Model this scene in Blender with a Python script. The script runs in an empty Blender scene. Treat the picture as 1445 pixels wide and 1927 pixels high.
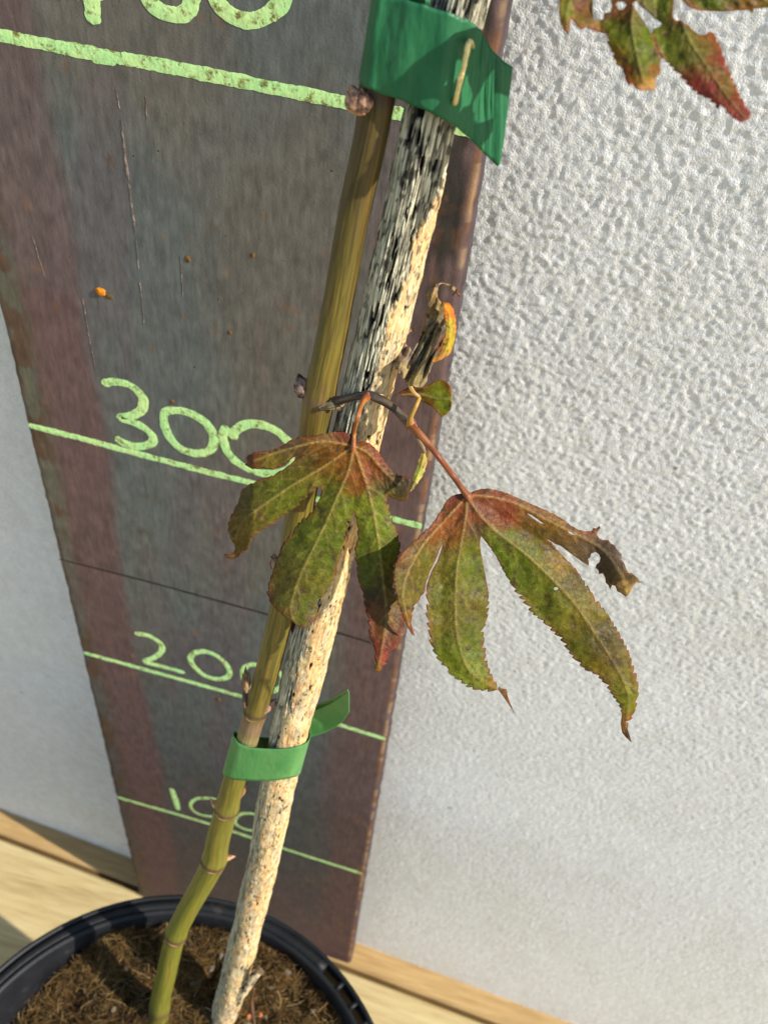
import bpy, math, random
import numpy as np
from mathutils import Matrix, Vector
from mathutils.geometry import delaunay_2d_cdt
random.seed(7); RNG = np.random.default_rng(11)
scene = bpy.context.scene; col = scene.collection
R_ = math.radians

# ---------------------------------------------------------------- camera
FPX = 1842.67; CX, CY = 722.5, 963.5
CAM = np.array([0.12617536, -0.16353052, 0.4748034])
def rodr(r):
    r = np.array(r); th = np.linalg.norm(r); k = r/th
    K = np.array([[0,-k[2],k[1]],[k[2],0,-k[0]],[-k[1],k[0],0]])
    return np.eye(3)+np.sin(th)*K+(1-np.cos(th))*K@K
RC = rodr([2.34820433, 0.35884612, -0.02991732])       # rows: right, down, forward
cd = bpy.data.cameras.new('camera'); cam = bpy.data.objects.new('camera', cd); col.objects.link(cam)
cam.matrix_world = Matrix([[RC[0][i], -RC[1][i], -RC[2][i], CAM[i]] for i in range(3)]+[[0,0,0,1]])
cd.sensor_fit = 'VERTICAL'; cd.sensor_height = 36.0; cd.sensor_width = 27.0
cd.lens = 36.0*FPX/1927; cd.clip_start = 0.005; cd.clip_end = 200
cd.dof.use_dof = True; cd.dof.focus_distance = 0.165; cd.dof.aperture_fstop = 36
scene.camera = cam
# ---------------------------------------------------------------- world, sun, exposure
SUN_EL, SUN_AZ = 35.0, 78.0      # azimuth: degrees to the right of the wall's outward direction (-Y)
w = bpy.data.worlds.new('World'); scene.world = w; w.use_nodes = True
nt = w.node_tree; bg = nt.nodes['Background']
sky = nt.nodes.new('ShaderNodeTexSky'); sky.sky_type = 'NISHITA'; sky.sun_disc = False
sdir = np.array([math.sin(R_(SUN_AZ))*math.cos(R_(SUN_EL)), -math.cos(R_(SUN_AZ))*math.cos(R_(SUN_EL)), math.sin(R_(SUN_EL))])
sky.sun_elevation = R_(SUN_EL); sky.sun_rotation = math.atan2(sdir[0], sdir[1])
sky.air_density = 1.2; sky.dust_density = .4; sky.ozone_density = 1.4
nt.links.new(sky.outputs[0], bg.inputs[0]); bg.inputs[1].default_value = 0.15
sl = bpy.data.lights.new('sun', 'SUN'); sl.energy = 5.0; sl.angle = R_(0.6); sl.color = (1, .95, .87)
so = bpy.data.objects.new('sun', sl); col.objects.link(so)
so.rotation_euler = Vector(tuple(-sdir)).to_track_quat('-Z', 'Y').to_euler(); so.location = (1, -1, 1.5)
scene.view_settings.view_transform = 'Standard'; scene.view_settings.look = 'None'
scene.view_settings.exposure = 0.45; scene.view_settings.gamma = 1; scene.view_settings.use_curve_mapping = False
scene.render.engine = 'CYCLES'

# ---------------------------------------------------------------- numeric helpers
def at(u, v, d):
    return CAM + RC.T @ np.array([(u-CX)/FPX, (v-CY)/FPX, 1.0])*d
def atn(u, v, d):                                    # arrays
    q = np.stack([(u-CX)/FPX*d, (v-CY)/FPX*d, d], 1)
    return CAM + q @ RC
def onboard(u, v, y=0.0):
    k = RC.T @ np.array([(u-CX)/FPX, (v-CY)/FPX, 1.0]); return CAM + k*(y-CAM[1])/k[1]
def onz(u, v, z):
    k = RC.T @ np.array([(u-CX)/FPX, (v-CY)/FPX, 1.0]); return CAM + k*(z-CAM[2])/k[2]
def S(r, g, b):
    c = np.array([r, g, b])/255.0
    return np.where(c < .04045, c/12.92, ((c+.055)/1.055)**2.4)
def _h(ix, iy, iz, s):
    n = (ix.astype(np.int64)*374761393 + iy.astype(np.int64)*668265263 + iz.astype(np.int64)*2147483647 + s*974634777) & 0x7fffffff
    n = ((n ^ (n >> 13))*1274126177) & 0x7fffffff
    n = ((n ^ (n >> 11))*668265263) & 0x7fffffff
    return ((n ^ (n >> 16)) & 0xffff)/65535.0
def vn(x, y, z=None, s=0):                           # value noise 0..1
    if z is None: z = np.zeros_like(x)
    ix, iy, iz = np.floor(x), np.floor(y), np.floor(z)
    fx, fy, fz = x-ix, y-iy, z-iz
    fx, fy, fz = [t*t*(3-2*t) for t in (fx, fy, fz)]
    ix, iy, iz = ix.astype(np.int64), iy.astype(np.int64), iz.astype(np.int64)
    r = 0
    for a in (0, 1):
        for b in (0, 1):
            for c in (0, 1):
                wt = (fx if a else 1-fx)*(fy if b else 1-fy)*(fz if c else 1-fz)
                r = r + wt*_h(ix+a, iy+b, iz+c, s)
    return r
def fbm(x, y, z=None, s=0, o=4, g=.5):
    if z is None: z = np.zeros_like(x)
    r = 0; a = 1; t = 0
    for i in range(o):
        r = r+a*vn(x*2**i+i*7.3, y*2**i+i*3.1, z*2**i, s+i*17); t += a; a *= g
    return r/t
def sst(a, b, x):
    t = np.clip((x-a)/(b-a), 0, 1); return t*t*(3-2*t)
def mix(a, b, t): return a*(1-t[:, None])+b*t[:, None]
def spline(pts, n):                                  # Catmull-Rom through rows of pts
    P = np.array(pts, float); P = np.vstack([2*P[0]-P[1], P, 2*P[-1]-P[-2]])
    m = len(P)-3; t = np.linspace(0, m-1e-9, n); i = t.astype(int); f = (t-i)[:, None]
    p0, p1, p2, p3 = P[i], P[i+1], P[i+2], P[i+3]
    return .5*((2*p1)+(-p0+p2)*f+(2*p0-5*p1+4*p2-p3)*f**2+(-p0+3*p1-3*p2+p3)*f**3)

# ---------------------------------------------------------------- object helpers
def mesh_obj(name, V, F, mat, parent=None, colors=None, uv=None, smooth=True):
    me = bpy.data.meshes.new(name)
    V = np.asarray(V, float)
    if isinstance(F, np.ndarray):
        me.vertices.add(len(V)); me.vertices.foreach_set('co', V.astype(np.float32).ravel())
        k = F.shape[1]; me.loops.add(F.size); me.loops.foreach_set('vertex_index', F.astype(np.int32).ravel())
        me.polygons.add(len(F)); me.polygons.foreach_set('loop_start', (np.arange(len(F))*k).astype(np.int32))
        me.polygons.foreach_set('loop_total', np.full(len(F), k, np.int32)); me.update(calc_edges=True); me.validate()
    else:
        me.from_pydata([tuple(p) for p in V], [], [tuple(int(i) for i in f) for f in F]); me.update()
    if colors is not None:
        a = me.color_attributes.new('pigment', 'FLOAT_COLOR', 'POINT')
        c = np.ones((len(V), 4), np.float32); c[:, :3] = np.clip(colors, 0, 1); a.data.foreach_set('color', c.ravel())
    if uv is not None:
        a = me.attributes.new('along', 'FLOAT_VECTOR', 'POINT')
        c = np.zeros((len(V), 3), np.float32); c[:, :uv.shape[1]] = uv; a.data.foreach_set('vector', c.ravel())
    if smooth: me.polygons.foreach_set('use_smooth', [True]*len(me.polygons))
    me.materials.append(mat)
    o = bpy.data.objects.new(name, me); col.objects.link(o)
    if parent: o.parent = parent; o.matrix_parent_inverse = parent.matrix_basis.inverted()
    return o
def tag(o, label=None, cat=None, group=None, kind=None):  # returns o
    for k, v in (('label', label), ('category', cat), ('group', group), ('kind', kind)):
        if v: o[k] = v
    return o
def empty(name, loc, label, cat, group=None):
    o = bpy.data.objects.new(name, None); col.objects.link(o); o.location = tuple(loc); o.empty_display_size = .01
    o.matrix_basis = Matrix.Translation(tuple(loc))
    return tag(o, label, cat, group)
def grid_faces(n, m, wrap=False):                    # n rows of m verts
    i = np.arange(n-1)[:, None]; j = np.arange(m if wrap else m-1)[None, :]
    a = i*m+j; b = i*m+(j+1) % m; c = (i+1)*m+(j+1) % m; d = (i+1)*m+j
    return np.stack([a, b, c, d], -1).reshape(-1, 4)
def tube(path, rad, nseg=16, caps=True, disp=None):
    """path Nx3, rad N; theta=0 faces the viewer side (towards -y/up), seam at back. returns V,F,th,s"""
    P = np.asarray(path, float); n = len(P); rad = np.broadcast_to(np.asarray(rad, float), (n,))
    T = np.gradient(P, axis=0); T /= np.linalg.norm(T, axis=1)[:, None]
    ref = CAM-P.mean(0); ref /= np.linalg.norm(ref)
    A = ref-T*(T@ref)[:, None]; A /= np.linalg.norm(A, axis=1)[:, None]
    B = np.cross(T, A)
    s = np.r_[0, np.cumsum(np.linalg.norm(np.diff(P, axis=0), axis=1))]
    th = np.linspace(-math.pi, math.pi, nseg, endpoint=False)
    TH, SS = np.meshgrid(th, s); Rr = np.repeat(rad[:, None], nseg, 1)
    if disp is not None: Rr = Rr+disp(TH, SS)
    V = P[:, None, :]+Rr[..., None]*(np.cos(TH)[..., None]*A[:, None, :]+np.sin(TH)[..., None]*B[:, None, :])
    V = V.reshape(-1, 3); F = grid_faces(n, nseg, True)
    TH, SS = TH.ravel(), SS.ravel()
    if caps:
        V = np.vstack([V, P[0], P[-1]]); k = n*nseg; j = np.arange(nseg)
        f0 = np.stack([np.full(nseg, k), (j+1) % nseg, j, j], 1); f1 = np.stack([np.full(nseg, k+1), (n-1)*nseg+j, (n-1)*nseg+(j+1) % nseg], 1)
        F = [tuple(x) for x in F]+[tuple(x[:3]) for x in f0]+[tuple(x) for x in f1]
        TH = np.r_[TH, 0, 0]; SS = np.r_[SS, 0, s[-1]]
    return V, F, TH, SS
def boxv(x0, x1, y0, y1, z0, z1):
    V = [(x, y, z) for x in (x0, x1) for y in (y0, y1) for z in (z0, z1)]
    F = [(0,1,3,2),(4,6,7,5),(0,4,5,1),(2,3,7,6),(0,2,6,4),(1,5,7,3)]
    return V, F

# ---------------------------------------------------------------- material helpers
def new_mat(name):
    m = bpy.data.materials.new(name); m.use_nodes = True
    N = m.node_tree.nodes; b = N['Principled BSDF']; return m, N, m.node_tree.links, b
def nd(N, t, **kw):
    n = N.new(t)
    for k, v in kw.items():
        if k.startswith('i_'): n.inputs[k[2:].replace('_', ' ')].default_value = v
        else: setattr(n, k, v)
    return n
def coords(N, L, scale=(1,1,1), attr=None):
    if attr: t = nd(N, 'ShaderNodeAttribute', attribute_name=attr); out = t.outputs['Vector']
    else: t = N.new('ShaderNodeTexCoord'); out = t.outputs['Object']
    mp = N.new('ShaderNodeMapping'); mp.inputs['Scale'].default_value = scale; L.new(out, mp.inputs[0]); return mp.outputs[0]
def noise(N, L, vec, scale, detail=4, rough=.55):
    n = N.new('ShaderNodeTexNoise'); n.inputs['Scale'].default_value = scale; n.inputs['Detail'].default_value = detail
    n.inputs['Roughness'].default_value = rough; L.new(vec, n.inputs['Vector']); return n.outputs[0]
def ramp(N, L, fac, stops):
    r = N.new('ShaderNodeValToRGB'); e = r.color_ramp.elements
    while len(e) < len(stops): e.new(.5)
    for x, (p, c) in zip(e, stops):
        x.position = p; x.color = (*c, 1) if not isinstance(c, (int, float)) else (c, c, c, 1)
    L.new(fac, r.inputs[0]); return r.outputs[0]
def mixc(N, L, fac, a, b, mode='MIX'):
    m = N.new('ShaderNodeMix'); m.data_type = 'RGBA'; m.blend_type = mode
    for sock, v in ((m.inputs[0], fac), (m.inputs[6], a), (m.inputs[7], b)):
        if hasattr(v, 'is_output'): L.new(v, sock)
        elif isinstance(v, (int, float)): sock.default_value = v
        else: sock.default_value = (*v, 1)
    return m.outputs[2]
def bump(N, L, h, dist, b, strength=1.0, prev=None):
    n = N.new('ShaderNodeBump'); n.inputs['Distance'].default_value = dist; n.inputs['Strength'].default_value = strength
    L.new(h, n.inputs['Height'])
    if prev: L.new(prev, n.inputs['Normal'])
    L.new(n.outputs[0], b.inputs['Normal']); return n.outputs[0]
def pigment_mat(name, rough=.6, bumps=(), spec=.3, gain_noise=None, fibre=None):
    m, N, L, b = new_mat(name)
    c = nd(N, 'ShaderNodeAttribute', attribute_name='pigment').outputs['Color']
    v = coords(N, L)
    if gain_noise:
        g = ramp(N, L, noise(N, L, v, gain_noise[0], 5, .65), [(.3, gain_noise[1]), (.7, gain_noise[2])])
        c = mixc(N, L, 1.0, c, g, 'MULTIPLY')
    prev = None
    if fibre:
        va = coords(N, L, (1, fibre[1], 1), 'along'); f = noise(N, L, va, fibre[0], 4, .6)
        c = mixc(N, L, 1.0, c, ramp(N, L, f, [(.3, fibre[2]), (.5, 1.0), (.7, fibre[3])]), 'MULTIPLY')
        prev = bump(N, L, f, fibre[4], b)
    L.new(c, b.inputs['Base Color']); b.inputs['Roughness'].default_value = rough; b.inputs['Specular IOR Level'].default_value = spec
    for sc, dist in bumps: prev = bump(N, L, noise(N, L, v, sc, 4, .6), dist, b, 1, prev)
    return m

# ================================================================ SETTING
WS = -.052                                           # wall and boards run at a slight angle to the marker board
def wall_y(x): return .0155+WS*x
m, N, L, b = new_mat('stucco'); WALLM = m
v = coords(N, L)
cc = ramp(N, L, noise(N, L, v, 260, 5, .6), [(.3, S(218,215,210)), (.5, S(226,224,220)), (.72, S(233,232,230))])
cc2 = ramp(N, L, noise(N, L, v, 1500, 3, .6), [(.30, (.80,.83,.88)), (.5, (1,1,1)), (.7, (1.06,1.03,.97))])
st_ = ramp(N, L, noise(N, L, v, 16, 5, .65), [(.38, (.96,.955,.93)), (.55, (1,1,1))]); cc = mixc(N, L, 1.0, cc, st_, 'MULTIPLY')
sp_ = ramp(N, L, noise(N, L, v, 200, 3, .6), [(.235, (.55,.5,.45)), (.27, (1,1,1))]); cc = mixc(N, L, 1.0, cc, sp_, 'MULTIPLY')
cc = mixc(N, L, 1.0, cc, cc2, 'MULTIPLY')
L.new(cc, b.inputs['Base Color']); b.inputs['Roughness'].default_value = .95; b.inputs['Specular IOR Level'].default_value = .1
p1 = bump(N, L, noise(N, L, v, 2600, 3, .6), .00018, b)
def lines(segs):
    out = []
    for a, bb, st in segs: out += list(np.arange(a, bb, st))
    return np.array(out+[segs[-1][1]])
xs = lines([(-1.2, -.13, .05), (-.13, .09, .001), (.09, .29, .00042), (.29, 1.4, .05)])
zs = lines([(-.03, 0, .01), (0, .18, .0006), (.18, .44, .00042), (.44, 1.5, .05)])
X, Z = np.meshgrid(xs, zs); X = X.ravel(); Z = Z.ravel()
h = (vn(X*1500, Z*1500, s=3)-.5)*.00030 + (vn(X*1050+9, Z*1050, s=4)-.5)*.00022 + (vn(X*480, Z*480, s=5)-.5)*.00008 + (fbm(X*60, Z*60, s=8, o=2)-.5)*.0003
h = h+.00012*sst(.6, .75, vn(X*1300, Z*1300, s=21))
h = h*(.36+.42*sst(.18, .40, Z))
Vw = np.stack([X, wall_y(X)-h, Z], 1)
F = grid_faces(len(zs), len(xs))
wall = tag(mesh_obj('rendered_wall', Vw, F, WALLM), 'rough textured off-white rendered wall behind the marked steel board', 'wall')

# deck: boards run along the wall
m, N, L, b = new_mat('pine'); DECKM = m
v0 = coords(N, L, (1, 1, 1)); rot = [n for n in N if n.type == 'MAPPING'][-1]; rot.inputs['Rotation'].default_value = (0, 0, -WS)
rot.inputs['Scale'].default_value = (1, 14, 1)
g1 = noise(N, L, v0, 14, 5, .6); g2 = noise(N, L, v0, 60, 4, .6)
c = ramp(N, L, g1, [(.35, S(168,146,100)), (.5, S(186,165,116)), (.68, S(196,178,130))])
c = mixc(N, L, 1, c, ramp(N, L, g2, [(.32, (.82,.76,.68)), (.5, 1.0)]), 'MULTIPLY')
L.new(c, b.inputs['Base Color']); b.inputs['Roughness'].default_value = .62; bump(N, L, g2, .0003, b)
ang = math.atan(WS)
def plank(name, d0, d1, z1=0.0, z0=-.022, label=None):
    # d0..d1: distance from the wall base towards the viewer
    L_ = 1.3; bv = .0012; prof = [(d0, z0), (d0, z1-bv), (d0+bv, z1), (d1-bv, z1), (d1, z1-bv), (d1, z0)]
    V = []; 
    for x in (-1.2, 1.4):
        for d, z in prof: V.append((x, wall_y(x)-d, z))
    n = len(prof); Fp = [(i, i+1, n+i+1, n+i) for i in range(n-1)]+[(n-1, 0, n, 2*n-1), tuple(range(n))[::-1], tuple(range(n, 2*n))]
    o = mesh_obj(name, V, Fp, DECKM, smooth=False); return o
m, N, L, b = new_mat('tan_pine'); v0 = coords(N, L, (1, 10, 1))
L.new(ramp(N, L, noise(N, L, v0, 40, 5, .6), [(.35, S(158,126,78)), (.65, S(184,152,100))]), b.inputs['Base Color']); b.inputs['Roughness'].default_value = .65; TANM = m
tag(plank('skirting_batten', -.002, .0112), 'narrow pale timber strip between the wall base and the wide deck boards', 'timber strip').data.materials[0] = TANM
d = .0135; k = 0
while k < 8:
    o = plank('deck', d, d+.118); o['kind'] = 'structure'; d += .1205; k += 1
m, N, L, b = new_mat('dark_earth'); b.inputs['Base Color'].default_value = (.02, .017, .012, 1); b.inputs['Roughness'].default_value = .95
V, F = boxv(-3, 3, -3, .02, -.08, -.06); o = mesh_obj('ground', V, F, m, smooth=False); o['kind'] = 'structure'

# ================================================================ MARKED STEEL BOARD
BW, BT, BH = .106, .003, .62
m, N, L, b = new_mat('mill_scale_steel'); STEEL = m
c = nd(N, 'ShaderNodeAttribute', attribute_name='pigment').outputs['Color']
v = coords(N, L); vs = coords(N, L, (1, 1, .18))
c = mixc(N, L, 1, c, ramp(N, L, noise(N, L, vs, 900, 5, .65), [(.3, .72), (.5, 1.0), (.72, 1.28)]), 'MULTIPLY')
sp = ramp(N, L, noise(N, L, v, 1300, 3, .5), [(.70, 0.0), (.76, 1.0)])
c = mixc(N, L, sp, c, tuple(S(130,110,90)))
dk = ramp(N, L, noise(N, L, v, 900, 3, .5), [(.25, 1.0), (.29, 0.0)])
c = mixc(N, L, dk, c, tuple(S(48,36,30)))
L.new(c, b.inputs['Base Color']); b.inputs['Roughness'].default_value = .66; b.inputs['Specular IOR Level'].default_value = .25
pv = bump(N, L, noise(N, L, v, 1700, 4, .6), .00008, b); bump(N, L, noise(N, L, vs, 500, 4, .6), .00005, b, 1, pv)
# rounded-edge cross-section, swept up
xr = [0.0, 0.0, .0003, .0009, .0018]; yr = [BT, .0012, .0005, .00015, 0]
xin = np.linspace(.0018, BW-.0018, 206)[1:-1]
xx = np.r_[xr, xin, BW-np.array(xr[::-1])]; yy = np.r_[yr, 0*xin, np.array(yr[::-1])]
zz = lines([(0, .45, .0005), (.45, BH, .01)])
XX, ZZ = np.meshgrid(xx, zz); YY = np.repeat(yy[None, :], len(zz), 0)
X, Y, Z = XX.ravel(), YY.ravel(), ZZ.ravel()
edgerough = (fbm(X*300, Z*300, s=31, o=3)-.5)
nearE = np.maximum(sst(.016, .002, X), sst(BW-.012, BW-.002, X))
Y = Y + np.where(Y < .0012, nearE*edgerough*.0003*sst(.005,.002,np.minimum(X,BW-X))+(fbm(X*90, Z*40, s=32)-.5)*.00006, 0)
X2 = X + np.where((X < .001), edgerough*.0005, 0)+np.where((X > BW-.001), edgerough*.0006, 0)
grey = S(104, 103, 98); warm = S(112, 102, 92); dark = S(72, 68, 70); red = S(112, 79, 76); purple = S(106, 84, 88); brown = S(98, 72, 56); rust = S(150, 92, 42); green = S(104, 110, 86)
nb = fbm(X*28, Z*12, s=41, o=4); nb2 = fbm(X*70, Z*22, s=43, o=4); nb3 = fbm(X*220, Z*60, s=47, o=3)
C = mix(np.repeat(grey[None], len(X), 0), np.repeat(warm[None], len(X), 0), sst(.38, .62, nb))
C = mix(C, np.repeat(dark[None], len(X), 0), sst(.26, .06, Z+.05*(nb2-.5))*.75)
C = mix(C, np.repeat(purple[None], len(X), 0), sst(.54, .66, fbm(X*60, Z*18, s=51, o=4))*.35)
C = mix(C, np.repeat(green[None], len(X), 0), sst(.58, .72, fbm(X*35, Z*22, s=53, o=3))*sst(.22, .3, Z)*.5*sst(.05,.03,X))
lb = .0215+(nb2-.5)*.004+.003*(vn(Z*30, Z*0, s=55)-.5)          # left red band
C = mix(C, np.repeat(red[None], len(X), 0), sst(lb+.0028, lb-.0022, X)*sst(.004, .0075, X+.004*(nb3-.5))*np.where(Z < .345, .85, .35+.4*nb2))
rb = BW-.0175+(nb2-.5)*.012
C = mix(C, np.repeat(red[None], len(X), 0), sst(rb-.006, rb+.004, X)*.75)
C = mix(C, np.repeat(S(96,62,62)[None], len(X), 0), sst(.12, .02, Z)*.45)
pit = sst(.50, .62, fbm(X*260, Z*130, s=61, o=3))
C = mix(C, np.repeat(brown[None], len(X), 0), sst(.010, .004, X)*(.35+.65*pit))
C = mix(C, np.repeat(S(58,50,44)[None], len(X), 0), sst(BW-.009, BW-.006, X)*sst(BW-.0015, BW-.003, X)*sst(.34, .375, Z)*sst(.42,.58, nb3+.1)*.9)
C = mix(C, np.repeat(rust[None], len(X), 0), np.maximum(sst(BW-.0024, BW-.0014, X)*np.where(Y<.0004,1,.1), sst(.0016, .0003, X))*sst(.42, .62, fbm(X*50, Z*160, s=63))*.5)
C = mix(C, np.repeat(rust[None], len(X), 0), sst(BW-.012, BW-.004, X)*sst(.64, .74, fbm(X*260, Z*140, s=65))*.35)
C = mix(C, np.repeat(rust[None], len(X), 0), sst(.76, .82, fbm(X*260, Z*200, s=67, o=3))*.22)
C = mix(C, np.repeat(S(56,46,40)[None], len(X), 0), sst(.72, .80, fbm(X*330, Z*200, s=69, o=3))*.15)
C = mix(C, np.repeat(S(70,58,60)[None], len(X), 0), np.where(Y > .0004, .85, 0.0))
C = mix(C, np.repeat(S(190,150,110)[None], len(X), 0), sst(.0007, .0001, np.abs(X-(BW-.0012)))*sst(.5, .6, fbm(X*50, Z*300, s=64, o=3))*.8)
# scribed dark line
u0 = onboard(112, 1052); u1 = onboard(700, 1210); zl = u0[2]+(X-u0[0])/(u1[0]-u0[0])*(u1[2]-u0[2])
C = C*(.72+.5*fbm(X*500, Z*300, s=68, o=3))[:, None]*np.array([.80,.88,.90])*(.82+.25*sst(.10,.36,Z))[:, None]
V = np.stack([X2, Y, Z], 1); F = grid_faces(len(zz), len(xx))
board = empty('marked_board', (BW/2, 0, 0), 'rusty dark steel bar propped upright against the wall with green painted height marks', 'measuring board')
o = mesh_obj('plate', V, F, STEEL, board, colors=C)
so_ = o.modifiers.new('s', 'SOLIDIFY'); so_.thickness = .0001
V, F = boxv(.0002, BW-.0002, BT-.0002, BT+.0003, 0, BH)
o.data.materials[0] = STEEL
m, N, L, b = new_mat('steel_back'); b.inputs['Base Color'].default_value = (*S(84,66,60), 1); b.inputs['Roughness'].default_value = .6
mesh_obj('plate_back', V, F, m, board, smooth=False)

def paint_mat(name, c1, c2, c3, lo=.60, hi=.70):
    m, N, L, b = new_mat(name); v = coords(N, L); vs = coords(N, L, (1, 1, .3))
    c = ramp(N, L, noise(N, L, v, 130, 3, .5), [(.35, c1), (.65, c2)])
    w_ = ramp(N, L, noise(N, L, v, 480, 5, .7), [(lo, 0.0), (hi, 1.0)])
    c = mixc(N, L, w_, c, c3)
    c = mixc(N, L, 1, c, ramp(N, L, noise(N, L, vs, 1500, 3, .6), [(.3, .72), (.55, 1.0)]), 'MULTIPLY')
    L.new(c, b.inputs['Base Color']); b.inputs['Roughness'].default_value = .55; bump(N, L, noise(N, L, v, 1500, 3, .6), .0001, b)
    return m
PAINT = paint_mat('green_paint_marker', tuple(S(184,240,156)), tuple(S(214,246,160)), tuple(S(128,118,56)), .52, .64)
def ribbon(name, px, width, mat, parent, lift=.0001, rough=.00018, closed=False, n=None, seed=0, endr=True):
    P = np.array([onboard(u, v) for u, v in px])[:, [0, 2]]
    if closed: P = np.vstack([P, P[0]])
    ln = np.linalg.norm(np.diff(P, axis=0), axis=1).sum()
    n = n or max(12, int(ln/.0005))
    if closed:
        Q = np.vstack([P[-2], P, P[1]]); 
        m_ = len(Q)-3; t = np.linspace(0, m_-1e-9, n); i = t.astype(int); f = (t-i)[:, None]
        p0, p1, p2, p3 = Q[i], Q[i+1], Q[i+2], Q[i+3]
        c = .5*((2*p1)+(-p0+p2)*f+(2*p0-5*p1+4*p2-p3)*f**2+(-p0+3*p1-3*p2+p3)*f**3)
    else: c = spline(P, n) if len(P) > 2 else P[0]+(P[1]-P[0])*np.linspace(0, 1, n)[:, None]
    T = np.gradient(c, axis=0); T /= np.linalg.norm(T, axis=1)[:, None]; Nn = np.stack([-T[:, 1], T[:, 0]], 1)
    s = np.linspace(0, ln, n); hw = width/2*(1+.10*(vn(s*400, s*0, s=seed+3)-.5)*2)
    if not closed and endr:
        e = np.minimum(s, ln-s); hw = hw*np.sqrt(np.clip(1-(1-np.clip(e/(width*.45), 0, 1))**2, .02, 1))
    nz = lambda k: (fbm(s*1500, s*0+k, s=seed+k, o=2)-.5)*2*rough
    Lf = c+Nn*(hw+nz(1))[:, None]; Rt = c-Nn*(hw+nz(2))[:, None]; cols_ = 4
    rows = [Lf+(Rt-Lf)*k/cols_ for k in range(cols_+1)]
    V = []
    for k, r in enumerate(rows):
        V.append(np.stack([r[:, 0], np.full(n, -lift if 0 < k < cols_ else -lift*.55), r[:, 1]], 1))
    V = np.stack(V, 1).reshape(-1, 3)
    return mesh_obj(name, V, grid_faces(n, cols_+1)[:, ::-1], mat, parent)
lw = .0023
ribbon('painted_line', [(-128,38),(0,66),(180,101),(300,122),(480,158),(660,195),(752,214),(875,243),(900,249)], .0025, PAINT, board, seed=1)
ribbon('painted_line', [(170,106),(200,112),(220,113)], .0020, PAINT, board, seed=9, lift=.00008)
ribbon('painted_line', [(54,800),(150,824),(250,851),(380,885),(480,910),(600,940),(745,978),(794,990)], .0021, PAINT, board, seed=2)
ribbon('painted_line', [(158,1228),(260,1256),(350,1281),(450,1309),(600,1352),(726,1391)], .0019, PAINT, board, seed=3)
ribbon('painted_line', [(221,1500),(390,1549),(520,1592),(600,1618),(682,1644)], .0019, PAINT, board, seed=4)
dg = [([(165,-110),(100,-52),(75,-22),(150,-18),(215,-20)], 0, .0030, 9.9), ([(168,-70),(174,0),(177,46)], 0, .0030, 0),
      ([(276,-12),(296,16),(332,28),(354,20),(362,-8),(356,-60),(330,-95),(290,-90),(268,-55)], 1, .0030, 0),
      ([(405,-8),(424,20),(455,37),(484,37),(515,20),(534,-8),(525,-60),(480,-95),(430,-85),(402,-50)], 1, .0030, 0),
      ([(192,722),(219,718),(249,727),(270,750),(266,772),(246,783),(228,786),(259,797),(284,815),(288,832),(262,840),(236,834),(217,823)], 0, .0024, 0),
      ([(311,776),(311,800),(321,824),(341,844),(371,853),(396,846),(403,824),(390,798),(364,780),(335,772)], 1, .0024, 0),
      ([(427,801),(420,822),(430,852),(456,876),(500,891),(542,884),(556,860),(544,832),(512,806),(473,797),(446,808),(436,826)], 0, .0025, 0),
      ([(254,1192),(280,1196),(303,1211),(305,1224),(291,1237),(274,1245),(310,1255),(349,1266)], 0, .0020, 0),
      ([(366,1229),(388,1226),(414,1238),(431,1258),(430,1272),(412,1278),(386,1271),(366,1254),(359,1240)], 1, .0020, 0),
      ([(458,1262),(470,1251),(495,1253),(520,1261),(533,1276),(529,1292),(510,1301),(480,1297),(461,1281)], 1, .0020, 0),
      ([(323,1483),(330,1503),(336,1524)], 0, .0024, 0),
      ([(396,1502),(370,1503),(359,1515),(369,1529),(394,1536),(420,1534),(428,1520),(416,1507)], 1, .0015, 0),
      ([(443,1541),(456,1531),(480,1532),(500,1542),(503,1555),(489,1563),(465,1561),(446,1552)], 1, .0015, 0)]
for i, (p, cl, wd, _) in enumerate(dg):
    ribbon('painted_digit', p, wd, PAINT, board, closed=bool(cl), seed=20+i, lift=.00012, rough=.00014)
SCR = paint_mat('scribe', tuple(S(34,26,24)), tuple(S(48,36,34)), tuple(S(70,56,50)))
ribbon('scribed_line', [(112,1052),(200,1074),(300,1100),(500,1155),(640,1192),(700,1210)], .0008, SCR, board, lift=.0001, rough=.0001, seed=60)
SCR2 = paint_mat('bright_scratch', tuple(S(170,150,138)), tuple(S(150,128,112)), tuple(S(100,92,88)), .42, .5)
for i, (p, wd) in enumerate([([(219,165),(226,205)], .00025), ([(229,225),(236,290),(243,340)], .0005), ([(243,345),(250,400),(256,440)], .00065), ([(257,450),(262,510)], .0003), ([(264,530),(272,610)], .0003),
        ([(156,560),(168,630),(182,700)], .0003), ([(60,440),(85,520)], .0002), ([(275,180),(277,225)], .0002), ([(340,480),(345,560)], .0002)]):
    ribbon('scratch', p, wd, SCR2, board, lift=.00008, rough=.00016, seed=80+i)
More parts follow.
